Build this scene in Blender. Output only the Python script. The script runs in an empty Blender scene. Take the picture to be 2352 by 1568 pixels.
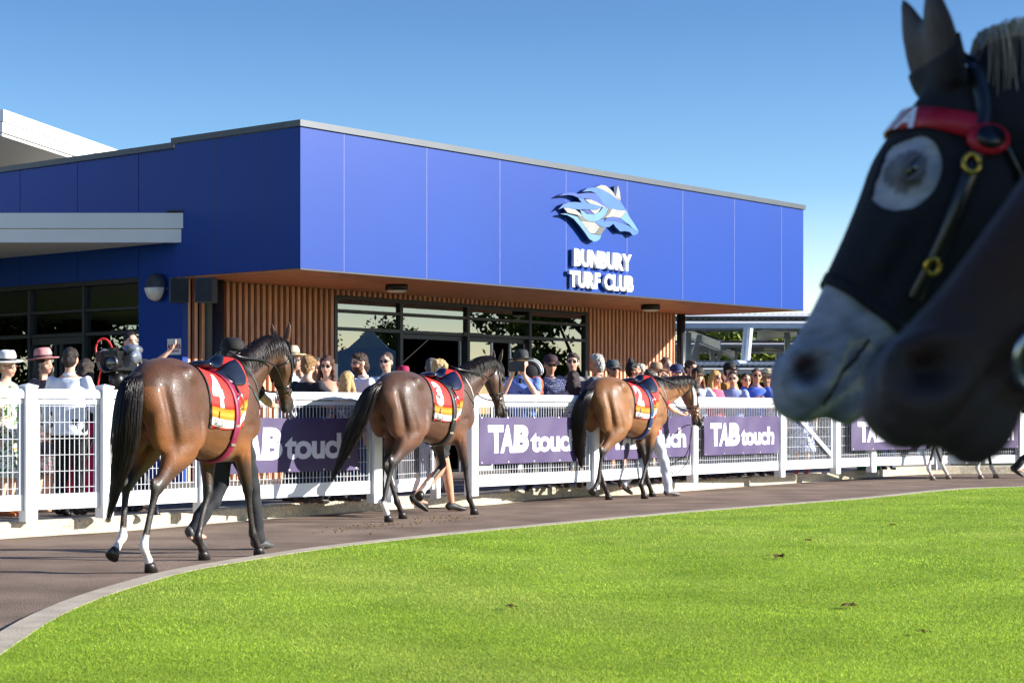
import bpy, bmesh, math, random
import numpy as np
from mathutils import Vector, Matrix
from mathutils.bvhtree import BVHTree
SC = bpy.context.scene
COL = SC.collection
R = math.radians
random.seed(5); RNG = np.random.default_rng(5)
# ---------------------------------------------------------------- camera
FPX, PX0, HY, CH = 4200.0, 1176.0, 945.0, 1.15     # focal length / principal column / horizon row of a 2352 px wide photo, eye height
cd = bpy.data.cameras.new('camera'); cam = bpy.data.objects.new('camera', cd); COL.objects.link(cam)
cam.location = (0, 0, CH); cam.rotation_euler = (R(90), 0, 0)
cd.sensor_width = 36; cd.lens = FPX / 2352 * 36; cd.shift_y = (HY - 784) / 2352
cd.clip_start = .1; cd.clip_end = 3000
cd.dof.use_dof = True; cd.dof.focus_distance = 20.5; cd.dof.aperture_fstop = 7.1
SC.camera = cam
# ---------------------------------------------------------------- light
SUN_EL, SUN_AZ = R(20.5), R(-3.5)        # azimuth counted from +X towards +Y
sd = Vector((math.cos(SUN_AZ) * math.cos(SUN_EL), math.sin(SUN_AZ) * math.cos(SUN_EL), math.sin(SUN_EL)))
W = bpy.data.worlds.new('World'); SC.world = W; W.use_nodes = True
nt = W.node_tree; bg = nt.nodes['Background']
sky = nt.nodes.new('ShaderNodeTexSky'); sky.sky_type = 'NISHITA'; sky.sun_disc = False
sky.sun_elevation = SUN_EL; sky.sun_rotation = R(90) - SUN_AZ
sky.altitude = 0; sky.air_density = 1.0; sky.dust_density = .1; sky.ozone_density = 2.6
tint = nt.nodes.new('ShaderNodeMix'); tint.data_type = 'RGBA'; tint.blend_type = 'MULTIPLY'; tint.inputs[0].default_value = 1
geo_ = nt.nodes.new('ShaderNodeTexCoord'); sx_ = nt.nodes.new('ShaderNodeSeparateXYZ'); nt.links.new(geo_.outputs['Generated'], sx_.inputs[0])
rp_ = nt.nodes.new('ShaderNodeValToRGB'); el_ = rp_.color_ramp.elements
for q_, c_ in ((0, (2.1, 1.75, 1.45)), (.05, (1.5, 1.42, 1.36)), (.12, (.72, .92, 1.15)), (.21, (.50, .70, .95)), (.6, (.30, .50, .85))):
    e_ = el_[0] if q_ == 0 else el_[len(el_) - 1] if q_ == .6 else el_.new(q_)
    e_.position = q_; e_.color = c_ + (1,)
nt.links.new(sx_.outputs[2], rp_.inputs[0]); nt.links.new(rp_.outputs[0], tint.inputs[7])
nt.links.new(sky.outputs[0], tint.inputs[6]); nt.links.new(tint.outputs[2], bg.inputs[0]); bg.inputs[1].default_value = .08
sl = bpy.data.lights.new('sun', 'SUN'); sl.energy = 5.0; sl.angle = R(.53); sl.color = (1, .955, .88)
so = bpy.data.objects.new('sun', sl); COL.objects.link(so); so.rotation_euler = sd.to_track_quat('Z', 'Y').to_euler()
SC.view_settings.view_transform = 'Standard'; SC.view_settings.look = 'None'
SC.view_settings.gamma = 1; SC.view_settings.exposure = 1.12
SC.cycles.max_bounces = 6; SC.cycles.transparent_max_bounces = 12
SC.cycles.use_denoising = True
# ---------------------------------------------------------------- helpers
def G(x, y, z=0.0):
    """the point of the level plane z that the photo shows at column x, row y"""
    Y = FPX * (CH - z) / (y - HY)
    return Vector(((x - PX0) / FPX * Y, Y, z))
def P(x, y, Y):
    return Vector(((x - PX0) / FPX * Y, Y, CH + (HY - y) / FPX * Y))
def lin(c):
    return tuple((v / 255 / 12.92 if v / 255 <= .04045 else ((v / 255 + .055) / 1.055) ** 2.4) for v in c)
MATS = {}
def mat(name, c=(128, 128, 128), rough=.5, metal=0., var=.12, scale=8., bump=0., bscale=60., coat=0., spec=.5,
        c2=None, attr=None, stretch=(1, 1, 1), sheen=0., emit=None, detail=4.):
    if name in MATS: return MATS[name]
    m = bpy.data.materials.new(name); m.use_nodes = True; MATS[name] = m
    t = m.node_tree; N, L = t.nodes, t.links; b = N['Principled BSDF']
    b.inputs['Roughness'].default_value = rough; b.inputs['Metallic'].default_value = metal
    b.inputs['Specular IOR Level'].default_value = spec; b.inputs['Coat Weight'].default_value = coat
    b.inputs['Coat Roughness'].default_value = .12
    if sheen: b.inputs['Sheen Weight'].default_value = sheen
    tc = N.new('ShaderNodeTexCoord'); mp = N.new('ShaderNodeMapping'); mp.inputs['Scale'].default_value = stretch
    L.new(tc.outputs['Object'], mp.inputs[0])
    nz = N.new('ShaderNodeTexNoise'); nz.inputs['Scale'].default_value = scale; nz.inputs['Detail'].default_value = detail
    L.new(mp.outputs[0], nz.inputs['Vector'])
    base = lin(c)
    if attr:
        a = N.new('ShaderNodeAttribute'); a.attribute_name = attr
        mx = N.new('ShaderNodeMix'); mx.data_type = 'RGBA'; mx.blend_type = 'MULTIPLY'; mx.inputs[0].default_value = 1
        rp = N.new('ShaderNodeValToRGB'); rp.color_ramp.elements[0].position = .3; rp.color_ramp.elements[1].position = .7
        rp.color_ramp.elements[0].color = (1 - var,) * 3 + (1,); rp.color_ramp.elements[1].color = (1 + var,) * 3 + (1,)
        L.new(nz.outputs[0], rp.inputs[0]); L.new(a.outputs['Color'], mx.inputs[6]); L.new(rp.outputs[0], mx.inputs[7])
        L.new(mx.outputs[2], b.inputs['Base Color'])
    else:
        rp = N.new('ShaderNodeValToRGB'); rp.color_ramp.elements[0].position = .32; rp.color_ramp.elements[1].position = .68
        k = lin(c2) if c2 else tuple(min(1, v * (1 + var)) for v in base)
        rp.color_ramp.elements[0].color = tuple(v * (1 if c2 else 1 - var) for v in base) + (1,)
        rp.color_ramp.elements[1].color = k + (1,)
        L.new(nz.outputs[0], rp.inputs[0]); L.new(rp.outputs[0], b.inputs['Base Color'])
    if bump:
        n2 = N.new('ShaderNodeTexNoise'); n2.inputs['Scale'].default_value = bscale; n2.inputs['Detail'].default_value = 5
        L.new(mp.outputs[0], n2.inputs['Vector'])
        bp = N.new('ShaderNodeBump'); bp.inputs['Strength'].default_value = min(1, bump); bp.inputs['Distance'].default_value = .01 * max(1, bump)
        L.new(n2.outputs[0], bp.inputs['Height']); L.new(bp.outputs[0], b.inputs['Normal'])
    if emit:
        b.inputs['Emission Color'].default_value = lin(emit[0]) + (1,); b.inputs['Emission Strength'].default_value = emit[1]
    return m
def patmat(name, kind, cols, scale=20., rough=.8, pos=(.45, .5)):
    """woven cloth with a printed pattern"""
    if name in MATS: return MATS[name]
    m = mat(name, cols[0], rough, var=.06, bump=.25, bscale=45); t = m.node_tree; N, L = t.nodes, t.links
    b = N['Principled BSDF']; tc = [n for n in N if n.type == 'TEX_COORD'][0]
    rp = N.new('ShaderNodeValToRGB'); rp.color_ramp.interpolation = 'CONSTANT'
    if kind == 'dots':
        v = N.new('ShaderNodeTexVoronoi'); v.inputs['Scale'].default_value = scale; v.inputs['Randomness'].default_value = .2; o = v.outputs['Distance']
    elif kind == 'floral':
        v = N.new('ShaderNodeTexNoise'); v.inputs['Scale'].default_value = scale; v.inputs['Detail'].default_value = 1.; v.inputs['Distortion'].default_value = 1.5; o = v.outputs[0]
    elif kind == 'stripe':
        v = N.new('ShaderNodeTexWave'); v.inputs['Scale'].default_value = scale; v.bands_direction = 'DIAGONAL'; o = v.outputs[0]
    else:
        v = N.new('ShaderNodeTexChecker'); v.inputs['Scale'].default_value = scale; o = v.outputs[1]
    L.new(tc.outputs['Object'], v.inputs['Vector'])
    e = rp.color_ramp.elements; e[0].position = 0; e[0].color = lin(cols[0]) + (1,)
    e[1].position = pos[0]; e[1].color = lin(cols[1]) + (1,)
    if len(cols) > 2:
        q = e.new(pos[1]); q.color = lin(cols[2]) + (1,)
    if len(cols) > 3:
        q = e.new(min(.99, pos[1] + .1)); q.color = lin(cols[3]) + (1,)
    L.new(o, rp.inputs[0]); L.new(rp.outputs[0], b.inputs['Base Color'])
    return m
def link(o, parent=None):
    COL.objects.link(o)
    if parent is not None: o.parent = parent
    return o
def tag(o, label=None, cat=None, group=None, kind=None):
    if label: o['label'] = label
    if cat: o['category'] = cat
    if group: o['group'] = group
    if kind: o['kind'] = kind
    return o
def thing(name, label, cat, loc=(0, 0, 0), rz=0., group=None, scale=1.):
    o = bpy.data.objects.new(name, None); link(o); o.location = loc; o.rotation_euler = (0, 0, rz); o.scale = (scale,) * 3
    o.empty_display_size = .2
    return tag(o, label, cat, group)
class Geo:
    def __init__(s): s.v = []; s.f = []; s.m = []; s.n = 0
    def add(s, vs, fs, mi=0):
        vs = [tuple(map(float, p)) for p in vs]; n = len(s.v); s.v += vs; s.f += [tuple(i + n for i in f) for f in fs]; s.m += [mi] * len(fs); return s
    def ob(s, o, a, b, c, mi=0):
        """box from corner o and its three edge vectors"""
        o, a, b, c = Vector(o), Vector(a), Vector(b), Vector(c)
        if a.cross(b).dot(c) < 0: a, b = b, a
        return s.add([o, o + a, o + a + b, o + b, o + c, o + a + c, o + a + b + c, o + b + c],
                     [(0, 3, 2, 1), (4, 5, 6, 7), (0, 1, 5, 4), (1, 2, 6, 5), (2, 3, 7, 6), (3, 0, 4, 7)], mi)
    def box(s, c, d, mi=0):
        return s.ob((c[0] - d[0] / 2, c[1] - d[1] / 2, c[2] - d[2] / 2), (d[0], 0, 0), (0, d[1], 0), (0, 0, d[2]), mi)
    def prism(s, pts, vec, mi=0):
        """closed polygon pts (3-D) pushed along vec"""
        pts = [Vector(p) for p in pts]; vec = Vector(vec); n = len(pts)
        nn = sum((pts[i].cross(pts[(i + 1) % n]) for i in range(n)), Vector())
        if nn.dot(vec) < 0: pts.reverse()
        return s.add(pts + [p + vec for p in pts], [tuple(range(n))[::-1], tuple(range(n, 2 * n))] + [(i, (i + 1) % n, n + (i + 1) % n, n + i) for i in range(n)], mi)
    def loft(s, pts, rad, seg=14, side=(0, 1, 0), sub=3, mi=0, cap=True, sides=None, power=1.):
        pts = np.array([tuple(p) for p in pts], float); rad = np.array([(r, r) if np.isscalar(r) else tuple(r) for r in rad], float)
        if sides is not None: sides = np.array([tuple(q) for q in sides], float)
        if sub > 1 and len(pts) > 2:
            A = np.hstack([pts, rad] + ([sides] if sides is not None else [])); A = cr(A, sub); pts, rad = A[:, :3], np.abs(A[:, 3:5])
            if sides is not None: sides = A[:, 5:8]
        n = len(pts); vs = []
        for i in range(n):
            t = pts[min(i + 1, n - 1)] - pts[max(i - 1, 0)]; t = t / (np.linalg.norm(t) + 1e-12)
            sv = np.array(sides[i] if sides is not None else side, float); sv = sv - t * sv.dot(t)
            if np.linalg.norm(sv) < .05: sv = np.array((1., .3, 0)); sv = sv - t * sv.dot(t)
            sv /= np.linalg.norm(sv); u = np.cross(t, sv)
            for k in range(seg):
                a = 2 * math.pi * k / seg; ca, sa = math.cos(a), math.sin(a)
                if power != 1: ca = math.copysign(abs(ca) ** power, ca); sa = math.copysign(abs(sa) ** power, sa)
                vs.append(pts[i] + u * (rad[i][0] * ca) + sv * (rad[i][1] * sa))
        fs = []
        for i in range(n - 1):
            for k in range(seg):
                q = (k + 1) % seg; fs.append((i * seg + k, (i + 1) * seg + k, (i + 1) * seg + q, i * seg + q))
        if cap: fs += [tuple(range(seg)), tuple((n - 1) * seg + k for k in range(seg))[::-1]]
        return s.add(vs, fs, mi)
    def ell(s, c, r, seg=14, rings=9, rot=None, mi=0):
        vs = [(0, 0, 1)]; fs = []
        for i in range(1, rings):
            a = math.pi * i / rings
            for k in range(seg):
                b = 2 * math.pi * k / seg; vs.append((math.sin(a) * math.cos(b), math.sin(a) * math.sin(b), math.cos(a)))
        vs.append((0, 0, -1)); e = len(vs) - 1
        for k in range(seg):
            q = (k + 1) % seg; fs.append((0, 1 + k, 1 + q)); fs.append((e, e - seg + q, e - seg + k))
            for i in range(rings - 2): fs.append((1 + i * seg + k, 1 + (i + 1) * seg + k, 1 + (i + 1) * seg + q, 1 + i * seg + q))
        M = rot if rot is not None else Matrix.Identity(3); c = Vector(c)
        return s.add([M @ Vector((p[0] * r[0], p[1] * r[1], p[2] * r[2])) + c for p in vs], fs, mi)
    def tube(s, pts, r, seg=6, mi=0, sub=1):
        rr = r if hasattr(r, '__len__') else [r] * len(pts)
        return s.loft(pts, rr, seg, (.31, .22, .92), sub, mi)
    def lathe(s, prof, seg=24, c=(0, 0, 0), mi=0, rot=None, squash=1.):
        vs = []; fs = []; n = len(prof); M = rot if rot is not None else Matrix.Identity(3)
        for r, z in prof:
            for k in range(seg):
                a = 2 * math.pi * k / seg; vs.append(M @ Vector((r * math.cos(a), r * math.sin(a) * squash, z)) + Vector(c))
        for i in range(n - 1):
            for k in range(seg):
                q = (k + 1) % seg; fs.append((i * seg + k, i * seg + q, (i + 1) * seg + q, (i + 1) * seg + k))
        fs += [tuple(range(seg))[::-1], tuple((n - 1) * seg + k for k in range(seg))]
        return s.add(vs, fs, mi)
    def mesh(s, name='m', smooth=False, mats=()):
        me = bpy.data.meshes.new(name); me.from_pydata(s.v, [], s.f)
        for m in mats: me.materials.append(m)
        if len(mats) > 1: me.polygons.foreach_set('material_index', s.m)
        if smooth: me.polygons.foreach_set('use_smooth', [True] * len(s.f))
        me.update(); return me
def cr(A, sub):
    """Catmull-Rom through the rows of A"""
    out = []; n = len(A)
    for i in range(n - 1):
        p0, p1, p2, p3 = A[max(i - 1, 0)], A[i], A[i + 1], A[min(i + 2, n - 1)]
        for k in range(sub):
            t = k / sub; out.append(.5 * ((2 * p1) + (p2 - p0) * t + (2 * p0 - 5 * p1 + 4 * p2 - p3) * t * t + (3 * p1 - p0 - 3 * p2 + p3) * t ** 3))
    out.append(A[-1]); return np.array(out)
def obj(name, g, m, parent=None, smooth=False, label=None):
    ms = m if isinstance(m, (list, tuple)) else (m,)
    o = bpy.data.objects.new(name, g.mesh(name, smooth, ms) if isinstance(g, Geo) else g)
    if not isinstance(g, Geo) and not len(g.materials):
        for k in ms: g.materials.append(k)
    if label: o['label'] = label
    return link(o, parent)
def remesh(g, vox):
    me = g.mesh('tmp'); o = bpy.data.objects.new('tmp', me); COL.objects.link(o)
    md = o.modifiers.new('r', 'REMESH'); md.mode = 'VOXEL'; md.voxel_size = vox; md.adaptivity = 0
    dg = bpy.context.evaluated_depsgraph_get(); ev = o.evaluated_get(dg); m2 = ev.to_mesh()
    co = np.empty(len(m2.vertices) * 3); m2.vertices.foreach_get('co', co); co = co.reshape(-1, 3)
    ed = np.empty(len(m2.edges) * 2, int); m2.edges.foreach_get('vertices', ed); ed = ed.reshape(-1, 2)
    fs = [tuple(p.vertices) for p in m2.polygons]
    ev.to_mesh_clear(); bpy.data.objects.remove(o); bpy.data.meshes.remove(me)
    return co, ed, fs
def relax(co, ed, it, w=1., lam=.5):
    n = len(co); deg = np.bincount(ed.ravel(), minlength=n).clip(1)
    w = np.ones(n) * w if np.isscalar(w) else w
    for _ in range(it):
        s = np.zeros_like(co)
        for k in range(3):
            s[:, k] = np.bincount(ed[:, 0], co[ed[:, 1], k], n) + np.bincount(ed[:, 1], co[ed[:, 0], k], n)
        co = co + (s / deg[:, None] - co) * (lam * w)[:, None]
    return co
def normals(co, fs):
    f = np.array([x for x in fs if len(x) == 4]); a = co[f[:, 2]] - co[f[:, 0]]; b = co[f[:, 3]] - co[f[:, 1]]; c = np.cross(a, b)
    n = np.zeros_like(co)
    for k in range(4): np.add.at(n, f[:, k], c)
    return n / (np.linalg.norm(n, axis=1)[:, None] + 1e-12)
def tomesh(name, co, fs, cols=None, mats=(), smooth=True):
    me = bpy.data.meshes.new(name); me.from_pydata(co.tolist(), [], fs)
    for m in mats: me.materials.append(m)
    if smooth: me.polygons.foreach_set('use_smooth', [True] * len(fs))
    if cols is not None:
        a = me.attributes.new('Col', 'FLOAT_COLOR', 'POINT'); c4 = np.ones((len(co), 4)); c4[:, :3] = cols
        a.data.foreach_set('color', c4.ravel())
    me.update(); return me
def blob(name, g, vox, it, m, parent, cols=None, label=None, noise=0., nsc=20.):
    co, ed, fs = remesh(g, vox); co = relax(co, ed, it)
    if noise:
        nn = normals(co, fs); ph = RNG.random(3) * 6
        h = np.sin(co[:, 0] * nsc * 1.3 + ph[0] + 2 * np.sin(co[:, 2] * nsc * .7)) * np.sin(co[:, 1] * nsc + ph[1]) + .6 * np.sin(co[:, 2] * nsc * 1.7 + ph[2] + co[:, 1] * nsc)
        co = co + nn * (h * noise)[:, None]
    return obj(name, tomesh(name, co, fs, cols(co) if callable(cols) else None), m, parent, label=label)
def text_mesh(s, size, offset=0., ext=0., shear=0., sx=1., bevel=0., align='LEFT', space=1., res=3):
    cu = bpy.data.curves.new('t', 'FONT'); cu.body = s; cu.size = size; cu.offset = offset; cu.extrude = ext; cu.shear = shear
    cu.align_x = align; cu.space_character = space; cu.resolution_u = res; cu.bevel_depth = bevel
    o = bpy.data.objects.new('t', cu); COL.objects.link(o); dg = bpy.context.evaluated_depsgraph_get()
    me = bpy.data.meshes.new_from_object(o.evaluated_get(dg)); bpy.data.objects.remove(o)
    co = np.empty(len(me.vertices) * 3); me.vertices.foreach_get('co', co); co = co.reshape(-1, 3); co[:, 0] *= sx
    fs = [tuple(p.vertices) for p in me.polygons]; bpy.data.meshes.remove(me); bpy.data.curves.remove(cu)
    return co, fs
def place(co, o, ax, ay, az):
    return np.array(o)[None] + co[:, :1] * np.array(ax)[None] + co[:, 1:2] * np.array(ay)[None] + co[:, 2:3] * np.array(az)[None]
# ---------------------------------------------------------------- ground
def curve(pts, sub=6):
    return cr(np.array([(p[0], p[1]) for p in pts], float), sub)
def resample(c, n):
    d = np.r_[0, np.cumsum(np.linalg.norm(np.diff(c, axis=0), axis=1))]; t = np.linspace(0, d[-1], n)
    return np.stack([np.interp(t, d, c[:, 0]), np.interp(t, d, c[:, 1])], 1)
def offset(c, w):
    t = np.gradient(c, axis=0); t /= np.linalg.norm(t, axis=1)[:, None]
    return c + np.stack([-t[:, 1], t[:, 0]], 1) * w
KERB = curve([(-6.6, 2.0), (-7.3, 5.5), (-7.3, 9.4), (-6.2, 13.6)] + [G(*p) for p in ((0, 1238), (280, 1220), (462, 1204), (564, 1196), (843, 1174), (977, 1166), (1129, 1159), (1270, 1143), (1440, 1137), (1570, 1128), (1740, 1115), (1846, 1108), (1981, 1098), (2110, 1090))] + [(8.9, 33.8), (12, 33.9), (17, 33), (24, 30)])
EO = curve([(1.6, .6), (-.1, 2.4), (-1.55, 4.6), (-2.32, 6.9)] + [G(*p) for p in ((0, 1462), (140, 1392), (280, 1346), (420, 1311), (659, 1272), (852, 1247.5), (1129, 1219), (1506, 1184), (1740, 1165), (1981, 1146), (2148, 1129), (2305, 1121))] + [(12, 29.6), (17, 29), (24, 26)])
NC = 160
KERB = resample(KERB, NC); EO = resample(EO, NC); EI = offset(EO, -.17)
if EI[NC // 2][1] > EO[NC // 2][1]: EI = offset(EO, .17)
KB = offset(KERB, .3)
if KB[NC // 2][1] < KERB[NC // 2][1]: KB = offset(KERB, -.3)
def strip(name, a, b, za, zb, m, kind='structure'):
    g = Geo(); n = len(a)
    g.add([(p[0], p[1], za) for p in a] + [(p[0], p[1], zb) for p in b], [(i, i + 1, n + i + 1, n + i) for i in range(n - 1)])
    return tag(obj(name, g, m), kind=kind)
def skirt(g, a, z0, z1):
    n = len(a); g.add([(p[0], p[1], z0) for p in a] + [(p[0], p[1], z1) for p in a], [(i, i + 1, n + i + 1, n + i) for i in range(n - 1)])
M_track = mat('track', (130, 112, 98), .95, var=.3, scale=1.4, bump=1.2, bscale=90, detail=9, spec=.2)
def speckle(m, c, thr, scale, inv=False):
    t = m.node_tree; N, L = t.nodes, t.links; b = N['Principled BSDF']; src = b.inputs['Base Color'].links[0].from_socket
    tc = [n for n in N if n.type == 'TEX_COORD'][0]; v = N.new('ShaderNodeTexNoise'); v.inputs['Scale'].default_value = scale; v.inputs['Detail'].default_value = 2
    L.new(tc.outputs['Object'], v.inputs['Vector']); r = N.new('ShaderNodeValToRGB'); r.color_ramp.elements[0].position = thr; r.color_ramp.elements[1].position = thr + .04
    L.new(v.outputs[0], r.inputs[0]); x = N.new('ShaderNodeMix'); x.data_type = 'RGBA'; L.new(r.outputs[0], x.inputs[0]); L.new(src, x.inputs[6]); x.inputs[7].default_value = lin(c) + (1,)
    L.new(x.outputs[2], b.inputs['Base Color'])
speckle(M_track, (150, 128, 116), .66, 42); speckle(M_track, (40, 30, 27), .63, 75)
strip('track', KERB, EO, 0, 0, M_track)
M_conc = mat('edging_concrete', (176, 164, 146), .9, var=.14, scale=5, bump=.5, bscale=70, detail=8)
def joints(m, sp, c=(70, 64, 56)):
    return m
g = Geo(); n = NC
g.add([(p[0], p[1], .028) for p in EO] + [(p[0], p[1], .028) for p in EI], [(i, i + 1, n + i + 1, n + i) for i in range(n - 1)])
skirt(g, EO, -.02, .028); skirt(g, EI, .0, .028)
tag(obj('edging', g, M_conc), kind='structure')
M_kerb = mat('kerb_aggregate', (196, 186, 164), .95, var=.22, scale=26, bump=1.0, bscale=60, detail=9, spec=.2)
speckle(M_kerb, (120, 106, 88), .66, 55)
g = Geo(); KT = KERB + (KB - KERB) * .07
g.add([(p[0], p[1], .15) for p in KT] + [(p[0], p[1], .15) for p in KB], [(i, i + 1, n + i + 1, n + i) for i in range(n - 1)])
g.add([(p[0], p[1], -.02) for p in KERB] + [(p[0], p[1], .13) for p in KERB] + [(p[0], p[1], .15) for p in KT],
      [(i, i + 1, n + i + 1, n + i) for i in range(n - 1)] + [(n + i, n + i + 1, 2 * n + i + 1, 2 * n + i) for i in range(n - 1)])
tag(obj('kerb', g, M_kerb), kind='structure')
g = Geo(); KG = KERB - (KB - KERB) * .28     # flush concrete lip at the kerb's foot
g.add([(p[0], p[1], .005) for p in KG] + [(p[0], p[1], .006) for p in KERB], [(i, i + 1, n + i + 1, n + i) for i in range(n - 1)])
tag(obj('kerb_foot', g, M_conc), kind='structure')
M_pave = mat('paving', (132, 122, 112), .95, var=.2, scale=1.3, bump=.6, bscale=80, detail=9, spec=.2)
speckle(M_pave, (90, 82, 76), .6, 60)
top = np.array([(-40 + 90 * i / (NC - 1), 90) for i in range(NC)])
strip('paving', KB, top, .146, .146, M_pave)
M_turf = mat('turf', (112, 146, 44), 1., var=.35, scale=1.1, bump=1.5, bscale=140, detail=9, c2=(146, 176, 62), spec=.1)
near = np.array([(4 + 26 * i / (NC - 1), -5) for i in range(NC)])
strip('lawn_ground', EI, near, .025, .025, M_turf)
g = Geo(); g.add([(-900, -900, -.06), (900, -900, -.06), (900, 900, -.06), (-900, 900, -.06)], [(0, 1, 2, 3)])
tag(obj('ground', g, mat('field', (96, 110, 50), 1., var=.3, scale=.05)), kind='structure')
# strip of lawn behind the kerb at the far right
sel = [i for i in range(NC) if KB[i][0] > 8.0]
strip('verge', KB[sel], KB[sel] + np.array((0.6, 2.6)), .158, .158, mat('verge_turf', (40, 62, 18), 1., var=.4, scale=4, bump=1.5, bscale=150))
# ---- grass: individual blades, dense near the camera
def grass():
    N0 = 800000; rg = np.random.default_rng(3)
    u = rg.random(N0); Y = 7.4 / (1 - u * (1 - 7.4 / 31.0)) ** 1.0    # density falls with distance
    X = (rg.random(N0) * 1.16 - .58) * Y
    # keep the points inside the lawn (below the inner edge of the strip), with a ragged overhang
    m0 = int(np.argmin(EI[:, 0])); up_, lo_ = EI[m0:], EI[:m0 + 1]; lim = np.interp(X, up_[:, 0], up_[:, 1]); ex = rg.random(N0) ** 4 * .06
    left = np.interp(Y, lo_[:, 1], lo_[:, 0])            # below its leftmost point the edge curls back towards the camera
    k = (Y < lim + ex) & (X > EI[m0, 0]) & ((Y > EI[m0, 1]) | (X > left - ex * .5)); X, Y = X[k], Y[k]; n = len(X)
    cl = .5 + .5 * np.sin(X * 2.1 + 1.7 * np.sin(Y * 1.3)) * np.sin(Y * 1.7 + 1.3 * np.sin(X * 1.1))
    cl2 = .5 + .5 * np.sin(X * 9.1 + 2.7 * np.sin(Y * 7.3)) * np.sin(Y * 11.7 + 1.3 * np.sin(X * 8.1))
    h = (.006 + .008 * rg.random(n) + .003 * cl2) * (1 + .012 * (Y - 8)); w = (.0018 + .0012 * rg.random(n)) * (Y / 9)
    a = rg.random(n) * 6.283; b = rg.random(n) * 6.283; ln = rg.random(n) ** 1.3 * .022
    V = np.empty((n, 3, 3)); V[:, 0] = np.stack([X - np.cos(a) * w, Y - np.sin(a) * w, np.full(n, .022)], 1)
    V[:, 1] = np.stack([X + np.cos(a) * w, Y + np.sin(a) * w, np.full(n, .022)], 1)
    V[:, 2] = np.stack([X + np.cos(b) * ln, Y + np.sin(b) * ln, .022 + h], 1)
    me = bpy.data.meshes.new('grass'); me.vertices.add(3 * n); me.vertices.foreach_set('co', V.ravel())
    me.loops.add(3 * n); me.loops.foreach_set('vertex_index', np.arange(3 * n)); me.polygons.add(n)
    me.polygons.foreach_set('loop_start', np.arange(n) * 3)
    try: me.polygons.foreach_set('loop_total', np.full(n, 3))
    except Exception: pass
    me.update(calc_edges=True)
    t = rg.random(n); dry = (rg.random(n) < .06)
    c = np.array(lin((98, 136, 28)))[None] * (1 - t)[:, None] + np.array(lin((206, 224, 84)))[None] * t[:, None]
    c = c * (.76 + .36 * cl + .16 * cl2)[:, None]
    pt = np.clip(.5 * np.sin(X * .55 + 1.1 * np.sin(Y * .42) + .6) * np.sin(Y * .37 + .8 * np.sin(X * .8)) + .18 * np.sin(X * 3.1 + Y * 1.9) + .12, 0, .6)[:, None]; c = c * (1 - pt) + np.array(lin((214, 218, 120))) * pt * (.7 + .4 * t[:, None])
    c[dry] = np.array(lin((176, 172, 84)))
    at = me.attributes.new('Col', 'FLOAT_COLOR', 'POINT'); c4 = np.ones((3 * n, 4)); c4[:, :3] = np.repeat(c, 3, 0); at.data.foreach_set('color', c4.ravel())
    m = mat('grass_blade', (90, 130, 20), .55, attr='Col', var=.1, scale=2, spec=.25)
    t_ = m.node_tree; b_ = t_.nodes['Principled BSDF']; tr = t_.nodes.new('ShaderNodeBsdfTranslucent'); mx = t_.nodes.new('ShaderNodeMixShader'); mx.inputs[0].default_value = .5
    t_.links.new(b_.inputs['Base Color'].links[0].from_socket, tr.inputs[0]); t_.links.new(b_.outputs[0], mx.inputs[1]); t_.links.new(tr.outputs[0], mx.inputs[2])
    t_.links.new(mx.outputs[0], t_.nodes['Material Output'].inputs[0])
    me.materials.append(m); o = bpy.data.objects.new('grass', me); link(o)
    tag(o, 'short mown green grass of the parade ring', 'grass', kind='stuff')
grass()
# droppings scattered along the walkway
def crumbs(name, lab, cat, pts, n, spread, c, r):
    g = Geo(); rg = random.Random(8)
    for _ in range(n):
        p = rg.choice(pts); q = G(*p); q.x += rg.gauss(0, spread[0]); q.y += rg.gauss(0, spread[1]); s = r * (.4 + rg.random())
        g.ell((q.x, q.y, s * .3), (s, s * .8, s * .45), 5, 4)
    return tag(obj(name, g, mat(name, c, .95, var=.3, scale=30)), lab, cat, kind='stuff')
crumbs('dung_crumbs', 'ochre dung crumbs strewn over the track by the second horse', 'dung', [(870, 1205), (905, 1204), (965, 1200), (1000, 1194), (1025, 1190), (1060, 1188), (830, 1212), (790, 1222)], 130, (.16, .22), (120, 96, 54), .012)
LEAVES = [(1785, 1290, 'brown dry leaves clumped on the lawn below the grey horse', .06), (1856, 1253, 'small brown leaf on the lawn nearest the far horse', .035), (1955, 1408, 'grey brown leaf low on the lawn at right', .045),
          (2050, 1216, 'tiny dark leaf on the lawn near the right edge', .03), (2120, 1470, 'dark crumb of leaf low in the lawn by the frame corner', .025), (1175, 1410, 'dark leaf litter in the middle of the lawn', .03)]
for x, y, lb, s in LEAVES:
    g = Geo(); q = G(x, y); rg = random.Random(int(x))
    for _ in range(9):
        a = rg.random() * 6.28; d = s * rg.random() * 1.4; c = (q.x + d * math.cos(a), q.y + d * math.sin(a), .044 + rg.random() * .012)
        b = rg.random() * 6.28; v = Vector((math.cos(b), math.sin(b), .3)) * s * .7; w = Vector((-math.sin(b), math.cos(b), .2 * rg.random())) * s * .3
        c = Vector(c); g.add([c - v, c - w, c + v, c + w, c + Vector((0, 0, -.004))], [(0, 1, 2, 3), (0, 4, 1), (1, 4, 2), (2, 4, 3), (3, 4, 0)])
    tag(obj('dry_leaf', g, mat('dry_leaf', (92, 52, 26), .9, var=.3, scale=20)), lb, 'leaf')
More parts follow.
